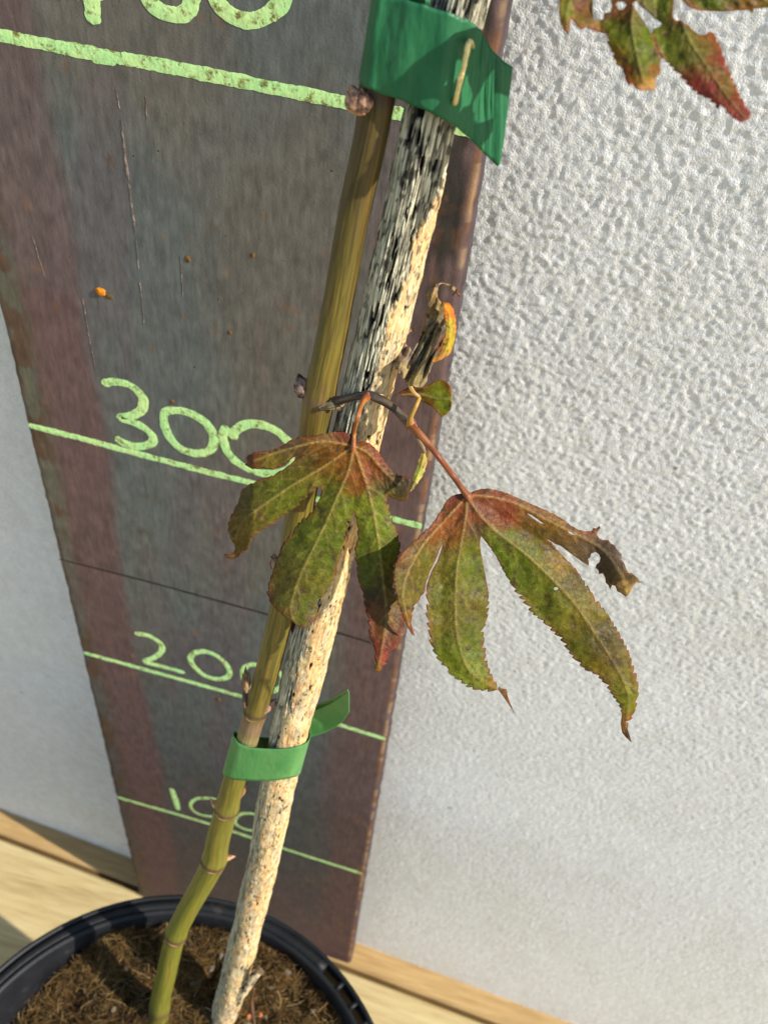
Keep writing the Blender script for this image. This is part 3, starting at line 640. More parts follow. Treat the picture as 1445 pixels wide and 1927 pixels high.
def leaf(name, runs, veins, dfun, anchors, parent, mat, holes=(), step=3.0, seed=0, sec=True, veincol=S(166,146,86), edgecol=None, fold=.0011, wav=.0007, thick=.00014, main_w=1.5, out=1, warp=16, gain=None):
    global OUT; OUT = out
    poly = serrate(runs, seed); P = np.array(poly)
    x0, y0 = P.min(0); x1, y1 = P.max(0)
    gx, gy = np.meshgrid(np.arange(x0, x1, step), np.arange(y0, y1, step*.87)); gx[1::2] += step/2
    gx, gy = gx.ravel()+RNG.uniform(-.3, .3, gx.size), gy.ravel()+RNG.uniform(-.3, .3, gy.size)
    ins = inside(gx, gy, poly)
    for h in holes: ins &= ~inside(gx, gy, h)
    de, _ = segdist(gx, gy, poly+[poly[0]]); ins &= de > step*.55
    for h in holes:
        dh, _ = segdist(gx, gy, list(h)+[h[0]]); ins &= dh > step*.4
    pts = [Vector(p) for p in poly]; edges = [(i, (i+1) % len(poly)) for i in range(len(poly))]
    for h in holes:
        k = len(pts); pts += [Vector(p) for p in h]; edges += [(k+i, k+(i+1) % len(h)) for i in range(len(h))]
    pts += [Vector((a, b_)) for a, b_ in zip(gx[ins], gy[ins])]
    vo, eo, fo, *_ = delaunay_2d_cdt(pts, edges, [], 0, 1e-4)
    V2 = np.array([(p.x, p.y) for p in vo]); F = np.array([f for f in fo if len(f) == 3])
    c = V2[F].mean(1); k = inside(c[:, 0], c[:, 1], poly)
    for h in holes: k &= ~inside(c[:, 0], c[:, 1], h)
    F = F[k]; u, v_ = V2[:, 0], V2[:, 1]
    # veins
    dm = np.full(len(u), 1e9); tm = np.zeros(len(u)); allsec = []
    for ln in veins:
        ln = [tuple(p) for p in spline(ln, 30)]; d_, t_ = segdist(u, v_, ln); m_ = d_ < dm; dm[m_] = d_[m_]; tm[m_] = t_[m_]
        if sec:
            A = np.array(ln); T = np.gradient(A, axis=0); T /= np.linalg.norm(T, axis=1)[:, None]
            for i in range(4, 28, 3):
                for sg in (-1, 1):
                    n_ = np.array([-T[i][1], T[i][0]])*sg; L_ = random.uniform(26, 46)*(1.25-i/34)
                    q = [tuple(A[i]+T[i]*L_*(.75*t+.25*t*t)+n_*L_*(.95*t-.25*t*t)) for t in (0, .35, .7, 1)]; allsec.append(q)
    ds = np.full(len(u), 1e9)
    for q in allsec: ds = np.minimum(ds, segdist(u, v_, q)[0])
    d = dfun(u, v_); dd = dm
    d = d + fold*np.minimum(dd/45.0, 1.3)**1.2 + wav*(fbm(u/42+5, v_/42+5, s=seed+151, o=3)-.5)*2*np.minimum(dd/22, 1)
    d = d - .00016*np.exp(-(dm/2.5)**2) - .00008*np.exp(-(ds/2.2)**2)
    W = atn(u, v_, d)
    wu = u+(fbm(u/16+3, v_/16+3, s=seed+161, o=3)-.5)*2*warp; wv_ = v_+(fbm(u/16+40, v_/16+3, s=seed+163, o=3)-.5)*2*warp
    num = np.zeros((len(u), 3)); den = np.zeros(len(u))+1e-9
    for au, av, ar, ac, aw in anchors:
        g = aw*np.exp(-((wu-au)**2+(wv_-av)**2)/ar**2); num += g[:, None]*ac; den += g
    C = num/den[:, None]
    C = C*(.55+.60*fbm(u/6+3, v_/6+3, s=seed+171, o=3))[:, None]; sat = sst(.62, .3, C[:, 2]/C.max(1))*(0 if mat is DRYM else 1); C = C*np.stack([.80+0*sat, .78+0*sat, .80-.38*sat], 1)*(gain if gain else 1)
    e, _ = segdist(u, v_, poly+[poly[0]])
    if edgecol is not None: C = mix(C, np.repeat(edgecol[None], len(u), 0), .75*np.exp(-(e/3.2)**2)*sst(.25, .6, fbm(u/20, v_/20, s=seed+173)))
    crisp = sst(.70, .725, fbm(u/11+30, v_/11+8, s=seed+181, o=3))
    C = mix(C, np.repeat(S(70,48,30)[None], len(u), 0), .75*crisp)
    C = mix(C, np.repeat(veincol[None], len(u), 0), np.clip(.62*np.exp(-(dm/main_w)**2)*(1.1-.6*tm), 0, 1))
    C = mix(C, np.repeat(veincol[None], len(u), 0), .16*np.exp(-(ds/1.6)**2))
    o = mesh_obj(name, W, F, mat, parent, colors=C)
    s_ = o.modifiers.new('t', 'SOLIDIFY'); s_.thickness = thick; s_.offset = 0
    return o
Z2 = lambda L_: [(400+x/3.0104, 680+y/3.0104) for x, y in L_]
Z3 = lambda L_: [(720+x/2.7788, 880+y/2.7788) for x, y in L_]
Z4 = lambda L_: [(1000+x/3.2472, y/3.2472) for x, y in L_]
Z5 = lambda L_: [(660+x/4.1885, 500+y/4.1885) for x, y in L_]
G1 = S(98,110,30); G2 = S(122,130,40); OL = S(118,100,40); OR = S(130,80,26); RD = S(138,44,26); BR = S(84,60,36); DB = S(58,46,34); PU = S(112,52,50); YL = S(164,140,52); GY = S(112,98,78)
# leaf 1, in front of the stem
runs1 = [(Z2([(800,470),(780,425),(755,402),(720,393)]), 0, 0),
 (Z2([(720,393),(690,400),(620,410),(560,423),(490,428),(440,448),(395,478),(330,503),(250,513),(205,530)]), 1, 2.0),
 (Z2([(205,530),(192,545),(200,570),(185,585),(210,600),(232,612)]), 0, 0),
 (Z2([(232,612),(300,606),(350,610),(395,590),(430,566)]), -1, 2.5),
 (Z2([(430,566),(455,545),(480,533),(520,528),(500,545),(470,556),(440,585)]), 0, 0),
 (Z2([(440,585),(380,622),(330,650),(270,668),(205,700),(165,735),(150,790),(112,860),(92,910),(90,960),(108,1010),(132,1058)]), 1, 2.2),
 (Z2([(132,1058),(120,1085),(95,1098),(70,1090),(72,1108),(110,1120),(150,1105),(162,1085),(182,1085)]), 0, 0),
 (Z2([(182,1085),(205,1058),(222,1010),(265,970),(300,945),(340,925),(380,890),(430,855),(480,820),(530,772),(575,735),(605,712)]), -1, 4.0),
 (Z2([(612,705),(618,740),(615,770)]), 0, 0),
 (Z2([(615,770),(590,800),(562,850),(530,880),(500,900),(450,970),(402,1030),(375,1100),(345,1180),(325,1240),(310,1310),(340,1380),(400,1440),(450,1472)]), 1, 3.5),
 (Z2([(450,1472),(480,1500),(520,1512),(555,1490)]), 0, 0),
 (Z2([(555,1490),(590,1450),(600,1400),(592,1355),(640,1320),(665,1260),(695,1200),(715,1120),(735,1060),(745,1000),(762,940),(790,880)]), -1, 3.5),
 (Z2([(800,855),(815,890)]), 0, 0),
 (Z2([(820,920),(822,1000),(806,1060),(815,1150),(825,1240),(850,1310),(862,1390),(880,1480),(890,1560),(915,1620),(918,1690),(918,1740)]), 1, 3.5),
 (Z2([(918,1740),(925,1757),(948,1756),(962,1735)]), 0, 0),
 (Z2([(962,1735),(990,1700),(1010,1650),(1040,1620),(1060,1560),(1085,1520),(1080,1440),(1050,1350),(1025,1250),(1040,1140),(1065,1070),(1050,990),(1020,900),(1000,830),(988,760)]), -1, 4.5),
 (Z2([(988,750),(1010,770),(1060,788),(1105,787),(1112,740),(1128,665),(1100,652)]), 0, 0),
 (Z2([(1100,652),(1060,645),(1020,620),(985,580),(950,530),(910,480),(865,455),(830,455)]), -1, 1.0)]
v1 = [Z2(q) for q in ([(800,480),(700,462),(600,455),(400,505),(230,565)], [(800,480),(640,590),(440,710),(280,820),(180,900),(135,1000)],
      [(800,480),(770,620),(700,780),(640,920),(560,1080),(490,1230),(445,1380),(455,1465)], [(800,480),(840,600),(880,720),(920,900),(945,1060),(965,1230),(985,1420),(970,1560),(940,1730)], [(800,480),(880,520),(960,610),(1050,700)])]
a1 = [(Z2([(x, y)])[0][0], Z2([(x, y)])[0][1], r, c, w_) for x, y, r, c, w_ in [
 (780,600,32,OR,1.3),(815,690,20,RD,1.6),(680,560,30,OR,1.2),(900,620,28,RD,1.0),(1000,650,26,BR,1.2),(1070,710,26,DB,1.8),(960,720,14,DB,1),(600,450,24,OR,1.2),(740,420,16,PU,1.5),(640,425,14,S(170,130,110),1.5),
 (450,500,24,S(84,66,56),2.4),(560,520,18,BR,1.4),(340,560,20,OL,1.1),(250,560,18,PU,1.2),(225,562,13,S(96,62,50),2),(500,650,40,OL,1),(380,740,45,G1,1.2),(250,800,45,S(96,84,40),1.0),(160,950,30,S(124,100,46),.9),(460,800,30,G1,1.2),
 (700,760,40,G1,1.2),(640,850,30,OL,.8),(600,960,50,G1,1.3),(480,1100,50,S(90,84,40),1.1),(600,1150,50,G1,1.2),(400,1280,50,S(92,78,42),1.1),(500,1400,40,G1,1.0),(420,1430,16,PU,.8),(330,1310,12,PU,.8),(560,1460,14,PU,.8),(590,1250,30,OL,1),
 (850,850,36,G2,1.2),(950,850,36,G2,1.2),(900,1000,40,G1,1.4),(1010,1020,30,G2,1.1),(900,1150,38,G1,1.1),(990,1180,30,OL,1),(940,1300,26,DB,1.2),(1000,1400,30,OL,.9),(910,1420,26,PU,1.0),(1050,1480,26,PU,1.3),(930,1560,24,PU,1.3),(980,1500,22,OL,.9),(950,1660,24,S(140,64,50),1.3),(1010,1640,20,PU,1.3),(935,1740,8,YL,1.5)]]
def d1(u, v):
    b0 = dep(838)-.012
    return b0+.00002*(v-838)+.0000075*(np.abs(u-663))-.004*sst(1100, 1260, v)*.6+.003*sst(480, 440, u)
l1 = leaf('leaf', runs1, v1, d1, a1, tree, LEAFM, seed=1, out=1, edgecol=S(120,56,40), veincol=S(178,150,84), holes=[Z2([(690,505),(712,484),(720,500),(700,515)]), Z2([(520,575),(535,568),(530,580)])])
l1['label'] = 'broad leaf hanging over the stem, red at its base with green lobes'
px_tube('petiole', [(690,747,dt-.003),(682,758,dt-.006),(673,785,dt-.009),(667,812,dep(838)-.0125),(665,838,dep(838)-.0125),(664,850,dep(838)-.0122)], [15,9,8,8,9,8], S(134,66,34), S(156,96,40), STEMM, l1, seed=3)
# leaf 2, against the wall
runs2 = [(Z3([(440,150),(425,138)]), 0, 0),
 (Z3([(415,136),(370,145),(330,180),(300,230),(260,290),(210,340),(160,390),(100,450),(65,510),(56,580),(70,650),(85,720),(108,790),(128,830)]), 1, 1.6),
 (Z3([(130,835),(150,868),(166,880),(158,850),(148,820)]), 0, 0),
 (Z3([(148,820),(152,780),(165,730),(190,690),(215,655)]), -1, 2.5),
 (Z3([(219,640),(226,600),(246,540),(274,485),(303,412),(314,394),(310,420),(286,490),(258,540),(240,590)]), 0, 0),
 (Z3([(234,620),(229,660),(231,720),(229,780),(240,850),(250,920),(270,970),(300,1020),(330,1040),(350,1078),(400,1115),(450,1150),(520,1165),(590,1172)]), 1, 5.0),
 (Z3([(610,1170),(622,1185),(640,1212),(660,1240),(690,1288),(662,1222),(652,1195),(646,1158),(625,1156),(608,1145)]), 0, 0),
 (Z3([(608,1145),(580,1110),(560,1060),(540,1000),(535,930),(525,860),(545,780),(555,700),(550,640)]), -1, 6.0),
 (Z3([(550,640),(535,560),(520,480),(508,420),(508,380),(514,358)]), 0, 0),
 (Z3([(530,375),(570,430),(600,480),(630,540),(665,600)]), 1, 1.5),
 (Z3([(665,600),(700,660),(740,710),(780,760),(830,800),(880,850),(930,900),(970,960),(1010,1010),(1060,1055),(1110,1080),(1160,1130),(1200,1190),(1235,1240),(1250,1290)]), 1, 6.0),
 (Z3([(1250,1290),(1243,1340),(1250,1385),(1270,1410),(1300,1437),(1288,1395),(1278,1365),(1282,1335)]), 0, 0),
 (Z3([(1282,1335),(1305,1300),(1325,1240),(1335,1170),(1325,1090),(1300,1010),(1270,930),(1220,840),(1170,760),(1110,680),(1050,590)]), -1, 5.0),
 (Z3([(1050,590),(1000,520),(930,450),(890,400),(858,372)]), -1, 1.5),
 (Z3([(842,362),(870,378),(900,397),(930,408),(960,432),(990,455),(1012,470),(1040,490),(1075,512),(1078,490),(1072,478),(1084,470),(1090,450),(1110,440),(1128,450),(1138,470),(1132,495),(1115,508),(1112,522),(1126,535),(1130,555),(1150,552),(1162,575),(1165,600),(1180,615),(1187,637),(1200,612),(1215,618),(1225,645),(1245,655),(1270,675),(1285,660),(1300,635),(1312,612),(1325,598),(1347,602),(1335,580),(1315,562),(1300,550),(1285,553),(1272,530),(1262,500),(1245,480),(1248,455),(1225,430),(1210,405),(1190,395),(1178,378),(1150,378),(1130,370),(1118,352),(1122,335),(1138,315),(1132,305),(1115,318),(1100,315),(1092,330),(1065,333)]), 0, 0),
 (Z3([(1065,333),(1010,318),(940,270),(880,235),(800,200),(720,165),(640,130),(560,110),(500,115),(458,130)]), -1, 1.2)]
v2 = [Z3(q) for q in ([(440,150),(330,270),(200,420),(120,580),(108,700),(140,830)], [(440,150),(435,250),(400,450),(385,560),(380,700),(385,850),(420,1000),(480,1090),(600,1160)],
      [(440,150),(510,250),(600,340),(720,430),(830,530),(920,620),(1010,720),(1090,840),(1150,930),(1230,1060),(1285,1200),(1268,1360)], [(440,150),(550,150),(700,190),(850,270),(1000,345),(1150,430),(1250,570)])]
a2 = [(Z3([(x, y)])[0][0], Z3([(x, y)])[0][1], r, c, w_) for x, y, r, c, w_ in [
 (380,170,24,PU,1.2),(330,260,30,S(140,74,40),1.2),(400,330,36,OR,1.1),(470,240,20,S(120,62,50),1.6),(470,330,14,DB,1.6),(560,230,22,S(128,84,72),1.3),(600,170,30,S(130,62,44),1.2),(640,260,22,RD,1.0),(780,230,34,S(134,86,40),1.1),(900,290,28,S(134,96,36),1.1),(760,320,26,BR,1.1),(1000,330,20,S(150,96,40),1.1),(1080,340,14,RD,1.2),
 (920,370,20,DB,1.4),(1000,410,26,S(118,96,78),2),(1100,430,26,S(106,88,74),2),(1190,460,26,S(98,80,68),2),(1230,540,22,S(112,92,76),2),(1150,550,12,DB,1.6),(1260,610,14,S(206,170,130),2.2),(1300,570,8,DB,2),(1240,650,8,DB,2),(1115,335,8,DB,2),
 (200,380,34,S(124,70,36),1.0),(120,480,26,S(116,72,44),1.0),(230,470,28,G1,1.2),(150,600,32,S(100,90,44),1.1),(120,730,24,OL,1.1),(130,800,16,OR,1.1),(155,860,8,RD,2),
 (300,560,30,OL,1.1),(470,440,26,G1,1.3),(480,560,36,G1,1.3),(330,680,40,G1,1.1),(450,680,40,OL,1.0),(300,820,34,OL,.9),(440,800,34,BR,.7),(480,850,34,G1,1.1),(330,950,34,G1,1.1),(460,950,40,G1,1.2),(400,1080,34,G2,1.2),(520,1100,30,G2,1.1),(600,1150,16,S(150,100,50),1.4),(540,900,14,PU,.9),(555,1060,10,PU,1),(650,1210,12,BR,2),
 (600,420,28,G1,1.2),(700,480,44,G1,1.4),(720,620,50,G1,1.4),(850,460,34,OL,1.1),(920,500,24,S(160,112,34),1.3),(800,680,14,OR,.8),(860,720,50,G1,1.2),(980,600,34,S(110,92,36),1.1),(1050,610,16,DB,.9),(960,620,14,DB,1.2),(960,830,46,OL,1.0),(1100,760,44,S(124,110,38),1.2),(1130,880,28,DB,1.5),(1180,920,24,DB,1.2),(1130,960,22,DB,1.3),(1050,960,34,G1,1.1),(1230,950,34,OL,1.1),(1210,1010,9,S(24,18,16),4),(1100,1030,26,S(150,120,40),1.1),(1160,1110,26,BR,.8),(1250,1100,40,S(118,110,40),1.2),(1280,1230,30,G2,1.2),(1265,1330,16,S(140,92,60),1.5),(1270,1400,10,DB,2),(1320,1100,12,S(140,86,40),1)]]
def d2(u, v):
    return .154+.0000185*(v-930)+.0000145*(u-880)-.000012*np.maximum(0, 830-u)*3-.004*sst(1100, 1200, u)*sst(1150, 1050, v)+.003*sst(1300, 1390, v)
l2 = leaf('leaf', runs2, v2, d2, a2, tree, LEAFM, seed=2, out=1, edgecol=S(120,70,40), veincol=S(170,140,84),
  holes=[[(720+(906+12*math.cos(t)*1)/2.7788, 880+(632+9*math.sin(t))/2.7788) for t in np.linspace(0, 2*math.pi, 9)[:-1]], Z3([(752,238),(775,246),(800,262),(830,285),(845,298),(820,288),(785,265)]), Z3([(960,330),(985,338),(1014,355),(985,350)])])
l2['label'] = 'long-lobed leaf against the wall with a shrivelled grey lobe at right'
px_tube('petiole', [(772,800,dt-.003),(788,817,dt-.004),(806,836,dt-.004),(828,864,dt-.004),(850,893,.1538),(868,918,.1535),(880,934,.1535),(884,944,.1537)], [16,15,12,11,11,12,16,10], S(112,56,30), S(136,80,42), STEMM, l2, seed=5)
# upper right leaf, mostly out of frame
J = (790, -330)
runs3 = [(Z4([J,(560,-230),(330,-160),(215,-120),(180,-60)]), 0, 0),
 (Z4([(180,-60),(167,20),(168,80),(178,150),(200,192)]), 1, 1.5), (Z4([(222,217),(230,170),(240,108),(255,125)]), 0, 0),
 (Z4([(255,125),(280,160),(310,182)]), 0, 0),
 (Z4([(335,165),(380,185),(430,200),(458,205)]), 0, 0),
 (Z4([(458,205),(465,262),(490,320),(510,380),(550,420),(572,480),(585,528)]), 1, 4.0),
 (Z4([(600,520),(612,505),(640,545),(690,552),(745,552),(752,520),(752,480)]), 0, 0),
 (Z4([(765,470),(782,450),(785,400),(782,350),(770,300),(750,250)]), -1, 3.0),
 (Z4([(738,222),(760,275),(790,345)]), 0, 0),
 (Z4([(790,345),(850,410),(910,470),(960,530),(1010,570),(1080,610),(1135,665)]), 1, 4.0),
 (Z4([(1142,672),(1152,635)]), 0, 0), (Z4([(1152,635),(1190,680),(1230,720)]), 1, 3), (Z4([(1230,720),(1280,748),(1325,728),(1335,690),(1310,660)]), 0, 0),
 (Z4([(1310,660),(1290,620),(1250,540),(1215,450),(1180,370),(1150,290),(1132,240)]), -1, 4.5),
 (Z4([(1132,240),(1110,205),(1085,195),(1060,212),(1030,218),(1000,200),(985,190),(965,165),(930,140),(905,122),(880,128),(866,110),(862,80),(866,40),(868,0),(880,-60)]), 0, 0),
 (Z4([(905,-50),(920,0),(960,38),(1020,62),(1150,70),(1250,66),(1320,60),(1352,82),(1355,55),(1480,42),(1700,-10),(1850,-80),(1700,-180),(1300,-220),(1000,-300),(860,-340)]), 0, 0)]
v3 = [Z4(q) for q in ([J,(560,-170),(300,-60),(215,60),(215,200)], [J,(740,-200),(640,0),(610,150),(640,330),(680,500)], [J,(850,-150),(900,60),(960,240),(1080,420),(1200,600),(1300,720)], [J,(1000,-150),(1300,-40),(1600,-30)])]
a3 = [(Z4([(x, y)])[0][0], Z4([(x, y)])[0][1], r, c, w_) for x, y, r, c, w_ in [
 (190,60,18,G2,1),(220,180,14,OR,1),(290,40,18,PU,1.2),(300,130,16,OL,1.2),(400,170,14,S(150,110,80),2),(560,60,26,S(132,66,40),1.4),(620,0,30,PU,1),(470,60,12,PU,1.4),(520,160,24,G1,1),(600,200,34,G1,1.3),(700,250,30,G1,1.2),(660,380,30,G1,1.1),(540,330,20,S(144,100,36),1.2),(570,440,16,RD,1.1),(620,500,16,OR,1.1),(700,530,12,S(200,150,90),2),(760,420,14,S(150,80,30),1.2),
 (780,20,30,G1,1.2),(860,250,40,G1,1.2),(960,340,36,S(100,100,40),1.2),(1000,300,30,OL,1),(880,150,22,PU,.9),(1080,240,20,S(140,70,46),1.2),(1150,370,22,S(134,44,46),1.4),(1000,480,22,S(130,44,46),1.4),(1080,540,24,S(130,44,46),1.4),(1120,450,20,OL,1),(1220,530,18,OL,1),(1240,640,24,S(126,50,40),1.4),(1300,710,16,S(134,40,44),1.5),(1140,640,14,PU,1.4),
 (950,10,20,PU,1.2),(1100,30,30,G1,1.2),(1300,30,30,S(130,90,40),1.2),(1450,20,24,S(110,90,36),1.2),(1000,-150,60,G1,1),(500,-150,60,OL,1)]]
def d3(u, v): return .108+.000012*(u-1200)*.4-.000005*v
l3 = leaf('leaf', runs3, v3, d3, a3, tree, LEAFM, seed=3, out=1, edgecol=S(140,60,40), veincol=S(150,140,84), holes=[Z4([(512,28),(530,8),(560,8),(580,30),(560,60),(530,60)]), Z4([(612,22),(640,5),(650,12),(660,30),(700,62),(750,112),(792,140),(785,162),(740,178),(736,200),(722,205),(715,180),(690,140),(650,85)]), Z4([(372,-10),(430,-30),(480,-20),(492,50),(480,74),(440,82),(436,120),(372,124)])])
l3['label'] = 'green leaf with crimson tips and torn gaps, cut by the top edge at right'
px_tube('petiole', [(1243,-98,.108),(1150,-150,.108),(1000,-210,.109),(860,-230,.111),(762,-150,dep(-150))], [12,11,11,12,16], S(112,56,30), S(136,80,42), STEMM, l3, seed=6)
# small healthy scrap beside the twig
runs4 = [(Z5([(330,1035),(400,990),(460,965),(540,960),(600,945),(650,925),(690,905),(725,902),(755,920),(780,950),(792,985),(795,1030),(795,1100),(780,1140),(750,1170),(725,1188),(700,1175),(670,1140),(640,1110),(600,1090),(560,1060),(530,1040),(480,1030),(420,1015),(370,1018)]), 1, 1.5)]
l4 = leaf('leaf', runs4, [Z5([(335,1032),(520,1010),(650,1040),(790,1052)])], lambda u, v: dt-.004-.00002*(u-800), [(690,745,14,PU,1),(760,735,16,RD,.8),(790,742,14,OL,1),(800,735,14,G2,.9),(838,725,12,OR,1.1),(825,755,18,G2,1.3),(845,765,14,OL,1.1),(800,765,10,RD,1)] and [(752,742,14,PU,1.2),(775,735,12,OR,1),(795,742,14,OL,1),(812,728,14,G2,1),(835,722,10,OR,1.3),(825,755,20,G2,1.4),(845,765,14,G2,1.1),(805,768,10,RD,.9)], tree, LEAFM, seed=4, sec=False, step=2.2, edgecol=S(150,90,40))
l4['label'] = 'tiny blunt leaf with a pale midrib beside the twig tip'
px_tube('petiole', [(772,800,dt-.003),(773,785,dt-.0045),(782,765,dt-.0055),(789,748,dt-.005)], [16,10,9,8], S(160,120,50), S(150,104,50), STEMM, l4, seed=8)
# withered curled leaf above it
wr = lambda u, v: (fbm((u+v*.45)/8+3, (v-u*.45)/46+3, s=201, o=3, g=.45)-.5)*.0046
runs5 = [(Z5([(465,950),(440,915),(400,880),(370,830),(350,780),(310,750),(285,715),(262,700),(300,685),(335,670),(355,640),(352,600),(365,555),(385,535),(410,520),(440,500),(480,487),(492,500),(470,520),(450,540),(420,560),(405,580),(430,610),(450,640),(470,655),(480,680),(490,670),(510,640),(530,600),(560,540),(570,480),(600,440),(590,390),(615,350),(610,280),(600,230),(620,190),(660,160),(690,140),(715,135),(690,165),(680,200),(685,250),(710,290),(735,330),(745,400),(750,470),(760,540),(740,600),(725,660),(690,740),(650,760),(625,820),(600,880),(580,940),(540,960),(500,955)]), 1, 1.6)]
l5 = leaf('leaf', runs5, [Z5([(465,950),(560,780),(640,600),(680,400),(690,280),(660,180)]), Z5([(465,950),(410,840),(380,720),(380,600)])], lambda u, v: dt-.006+.000022*(740-v)*.5+wr(u, v), [
 (765,700,14,S(150,130,90),1),(750,672,16,S(120,102,84),1.4),(775,625,8,OR,1.4),(790,720,14,S(124,110,70),1),(800,690,16,S(96,88,66),1.2),(800,650,16,S(84,80,60),1.3),(815,620,18,S(110,102,78),1.2),(822,580,14,S(100,84,50),1),(830,560,10,S(146,96,30),1.2),(828,650,10,S(96,62,40),1.3),(810,545,12,S(130,110,76),1.2),(835,630,10,DB,1)], tree, DRYM, seed=5, sec=False, step=2.0, fold=.003, wav=.002, veincol=S(150,130,70), edgecol=S(160,140,110), gain=1.5)
l5['label'] = 'shrivelled grey-brown leaf curling upright above the twig'
runs6 = [(Z5([(712,285),(745,290),(785,310),(805,345),(810,380),(822,430),(825,520),(815,590),(800,640),(780,690),(740,720),(700,745),(650,760),(640,740),(680,710),(700,680),(720,640),(725,600),(740,560),(748,500),(745,440),(738,380),(728,330)]), 1, 1.2)]
l6 = leaf('curled_margin', runs6, [Z5([(730,300),(780,400),(785,520),(760,640),(690,730)])], lambda u, v: dt-.0085+.000011*(740-v)+.00012*np.maximum(0, u-845), [
 (840,575,10,S(190,120,40),1.2),(850,590,10,S(200,110,40),1),(848,620,12,S(150,136,46),1.2),(845,650,12,S(164,148,48),1.2),(830,672,10,S(160,130,60),1),(832,640,7,S(84,40,30),1.4),(822,660,8,S(110,60,40),1.2)], l5, LEAFM, seed=6, sec=False, step=2.0, fold=.0006, wav=.0008, veincol=S(190,150,60), edgecol=S(200,110,50), gain=1.5)
px_tube('dry_petiole', [(789,748,dt-.005),(778,738,dt-.0055),(772,726,dt-.006),(774,714,dt-.0055)], [7,7,8,6], S(176,150,80), S(150,110,60), STEMM, l5, seed=9)
runs7 = [(Z5([(580,1450),(600,1475),(600,1530),(585,1600),(560,1660),(520,1720),(490,1755),(468,1782),(470,1740),(482,1700),(500,1640),(520,1590),(535,1530),(560,1480)]), -1, 1.5)]
l7 = leaf('leaf', runs7, [Z5([(585,1455),(550,1600),(475,1775)])], lambda u, v: dt-.0035+0*u, [(800,860,12,YL,1),(790,885,14,S(150,160,70),1.2),(780,910,14,S(158,150,80),1),(800,875,8,OR,.8)], tree, LEAFM, seed=7, sec=False, step=1.8, wav=.0006, veincol=S(190,180,100), edgecol=S(190,160,100), gain=1.4)
l7['label'] = 'narrow pale yellow-green leaf sliver hanging under the twig tip'
px_tube('petiole', [(777,806,dt-.003),(786,826,dt-.004),(795,842,dt-.0042),(799,852,dt-.0038)], [9,7,9,6], S(140,118,60), S(120,96,70), STEMM, l7, seed=10)
# torn crumb of dry tissue near the top of the curled leaf
runs8 = [(Z5([(750,140),(790,150),(830,180),(865,225),(850,240),(825,215),(800,235),(815,205),(780,175),(755,158)]), 1, 1)]
l8 = leaf('dry_tip', runs8, [Z5([(755,148),(858,232)])], lambda u, v: dt-.004+0*u+wr(u, v)*.5, [(850,545,10,S(150,128,100),1),(860,552,8,S(120,60,40),1)], l5, DRYM, seed=8, sec=False, step=1.6, wav=.0004)
px_tube('dry_tip', [(824,535,dt-.0045),(832,533,dt-.004),(841,536,dt-.004)], [3,2,3], S(150,128,100), S(130,108,80), DRYM, l5, n=20, seg=8)

# ================================================================ TIES
def tie_mat(name, c1, c2):
    m, N, L, b = new_mat(name); v = coords(N, L)
    c = ramp(N, L, noise(N, L, v, 160, 3, .5), [(.35, c1), (.65, c2)])
    dr = ramp(N, L, noise(N, L, coords(N, L, (1, 1, .5)), 420, 4, .6), [(.68, 0.0), (.76, 1.0)])
    ef = N.new('ShaderNodeMath'); ef.operation = 'MULTIPLY'; ef.inputs[1].default_value = .5; L.new(dr, ef.inputs[0])
    c = mixc(N, L, ef.outputs[0], c, tuple(S(20,66,44)))
    L.new(c, b.inputs['Base Color']); b.inputs['Roughness'].default_value = .45; b.inputs['Specular IOR Level'].default_value = .4
    bump(N, L, noise(N, L, coords(N, L, (1, 1, .45)), 300, 5, .55), .0004, b)
    tr = N.new('ShaderNodeBsdfTranslucent'); L.new(c, tr.inputs[0]); mx = N.new('ShaderNodeMixShader'); mx.inputs[0].default_value = .2
    L.new(b.outputs[0], mx.inputs[1]); L.new(tr.outputs[0], mx.inputs[2]); L.new(mx.outputs[0], N['Material Output'].inputs[0])
    return m
TIE = tie_mat('light_green_tape', tuple(S(80,140,76)), tuple(S(96,150,84)))
TIE2 = tie_mat('dark_green_tape', tuple(S(28,98,60)), tuple(S(42,112,70)))
def tape(name, cols_, mat, parent, n=90, m_=14, thick=.00016, wav=.0002, seed=0, splinef=True, rough=0):
    """cols_: list of (top u, v, depth, bottom u, v, depth) stations along the tape"""
    A = np.array([np.r_[at(c[0], c[1], dep(c[1])+c[2]), at(c[3], c[4], dep(c[4])+c[5])] for c in cols_])
    Q = spline(A, n); V = []
    t = np.linspace(0, 1, m_)
    top, bot = Q[:, :3], Q[:, 3:]
    V = top[:, None]*(1-t)[None, :, None]+bot[:, None]*t[None, :, None]
    ww = (fbm(np.repeat(np.arange(n)[:, None]/9., m_, 1), np.repeat(t[None]*2, n, 0), s=301+seed)-.5)*2*wav
    V = V+ww[..., None]*RC[2]
    V = V.reshape(-1, 3)
    o = mesh_obj(name, V, grid_faces(n, m_), mat, parent)
    s_ = o.modifiers.new('t', 'SOLIDIFY'); s_.thickness = thick; s_.offset = 0
    return o
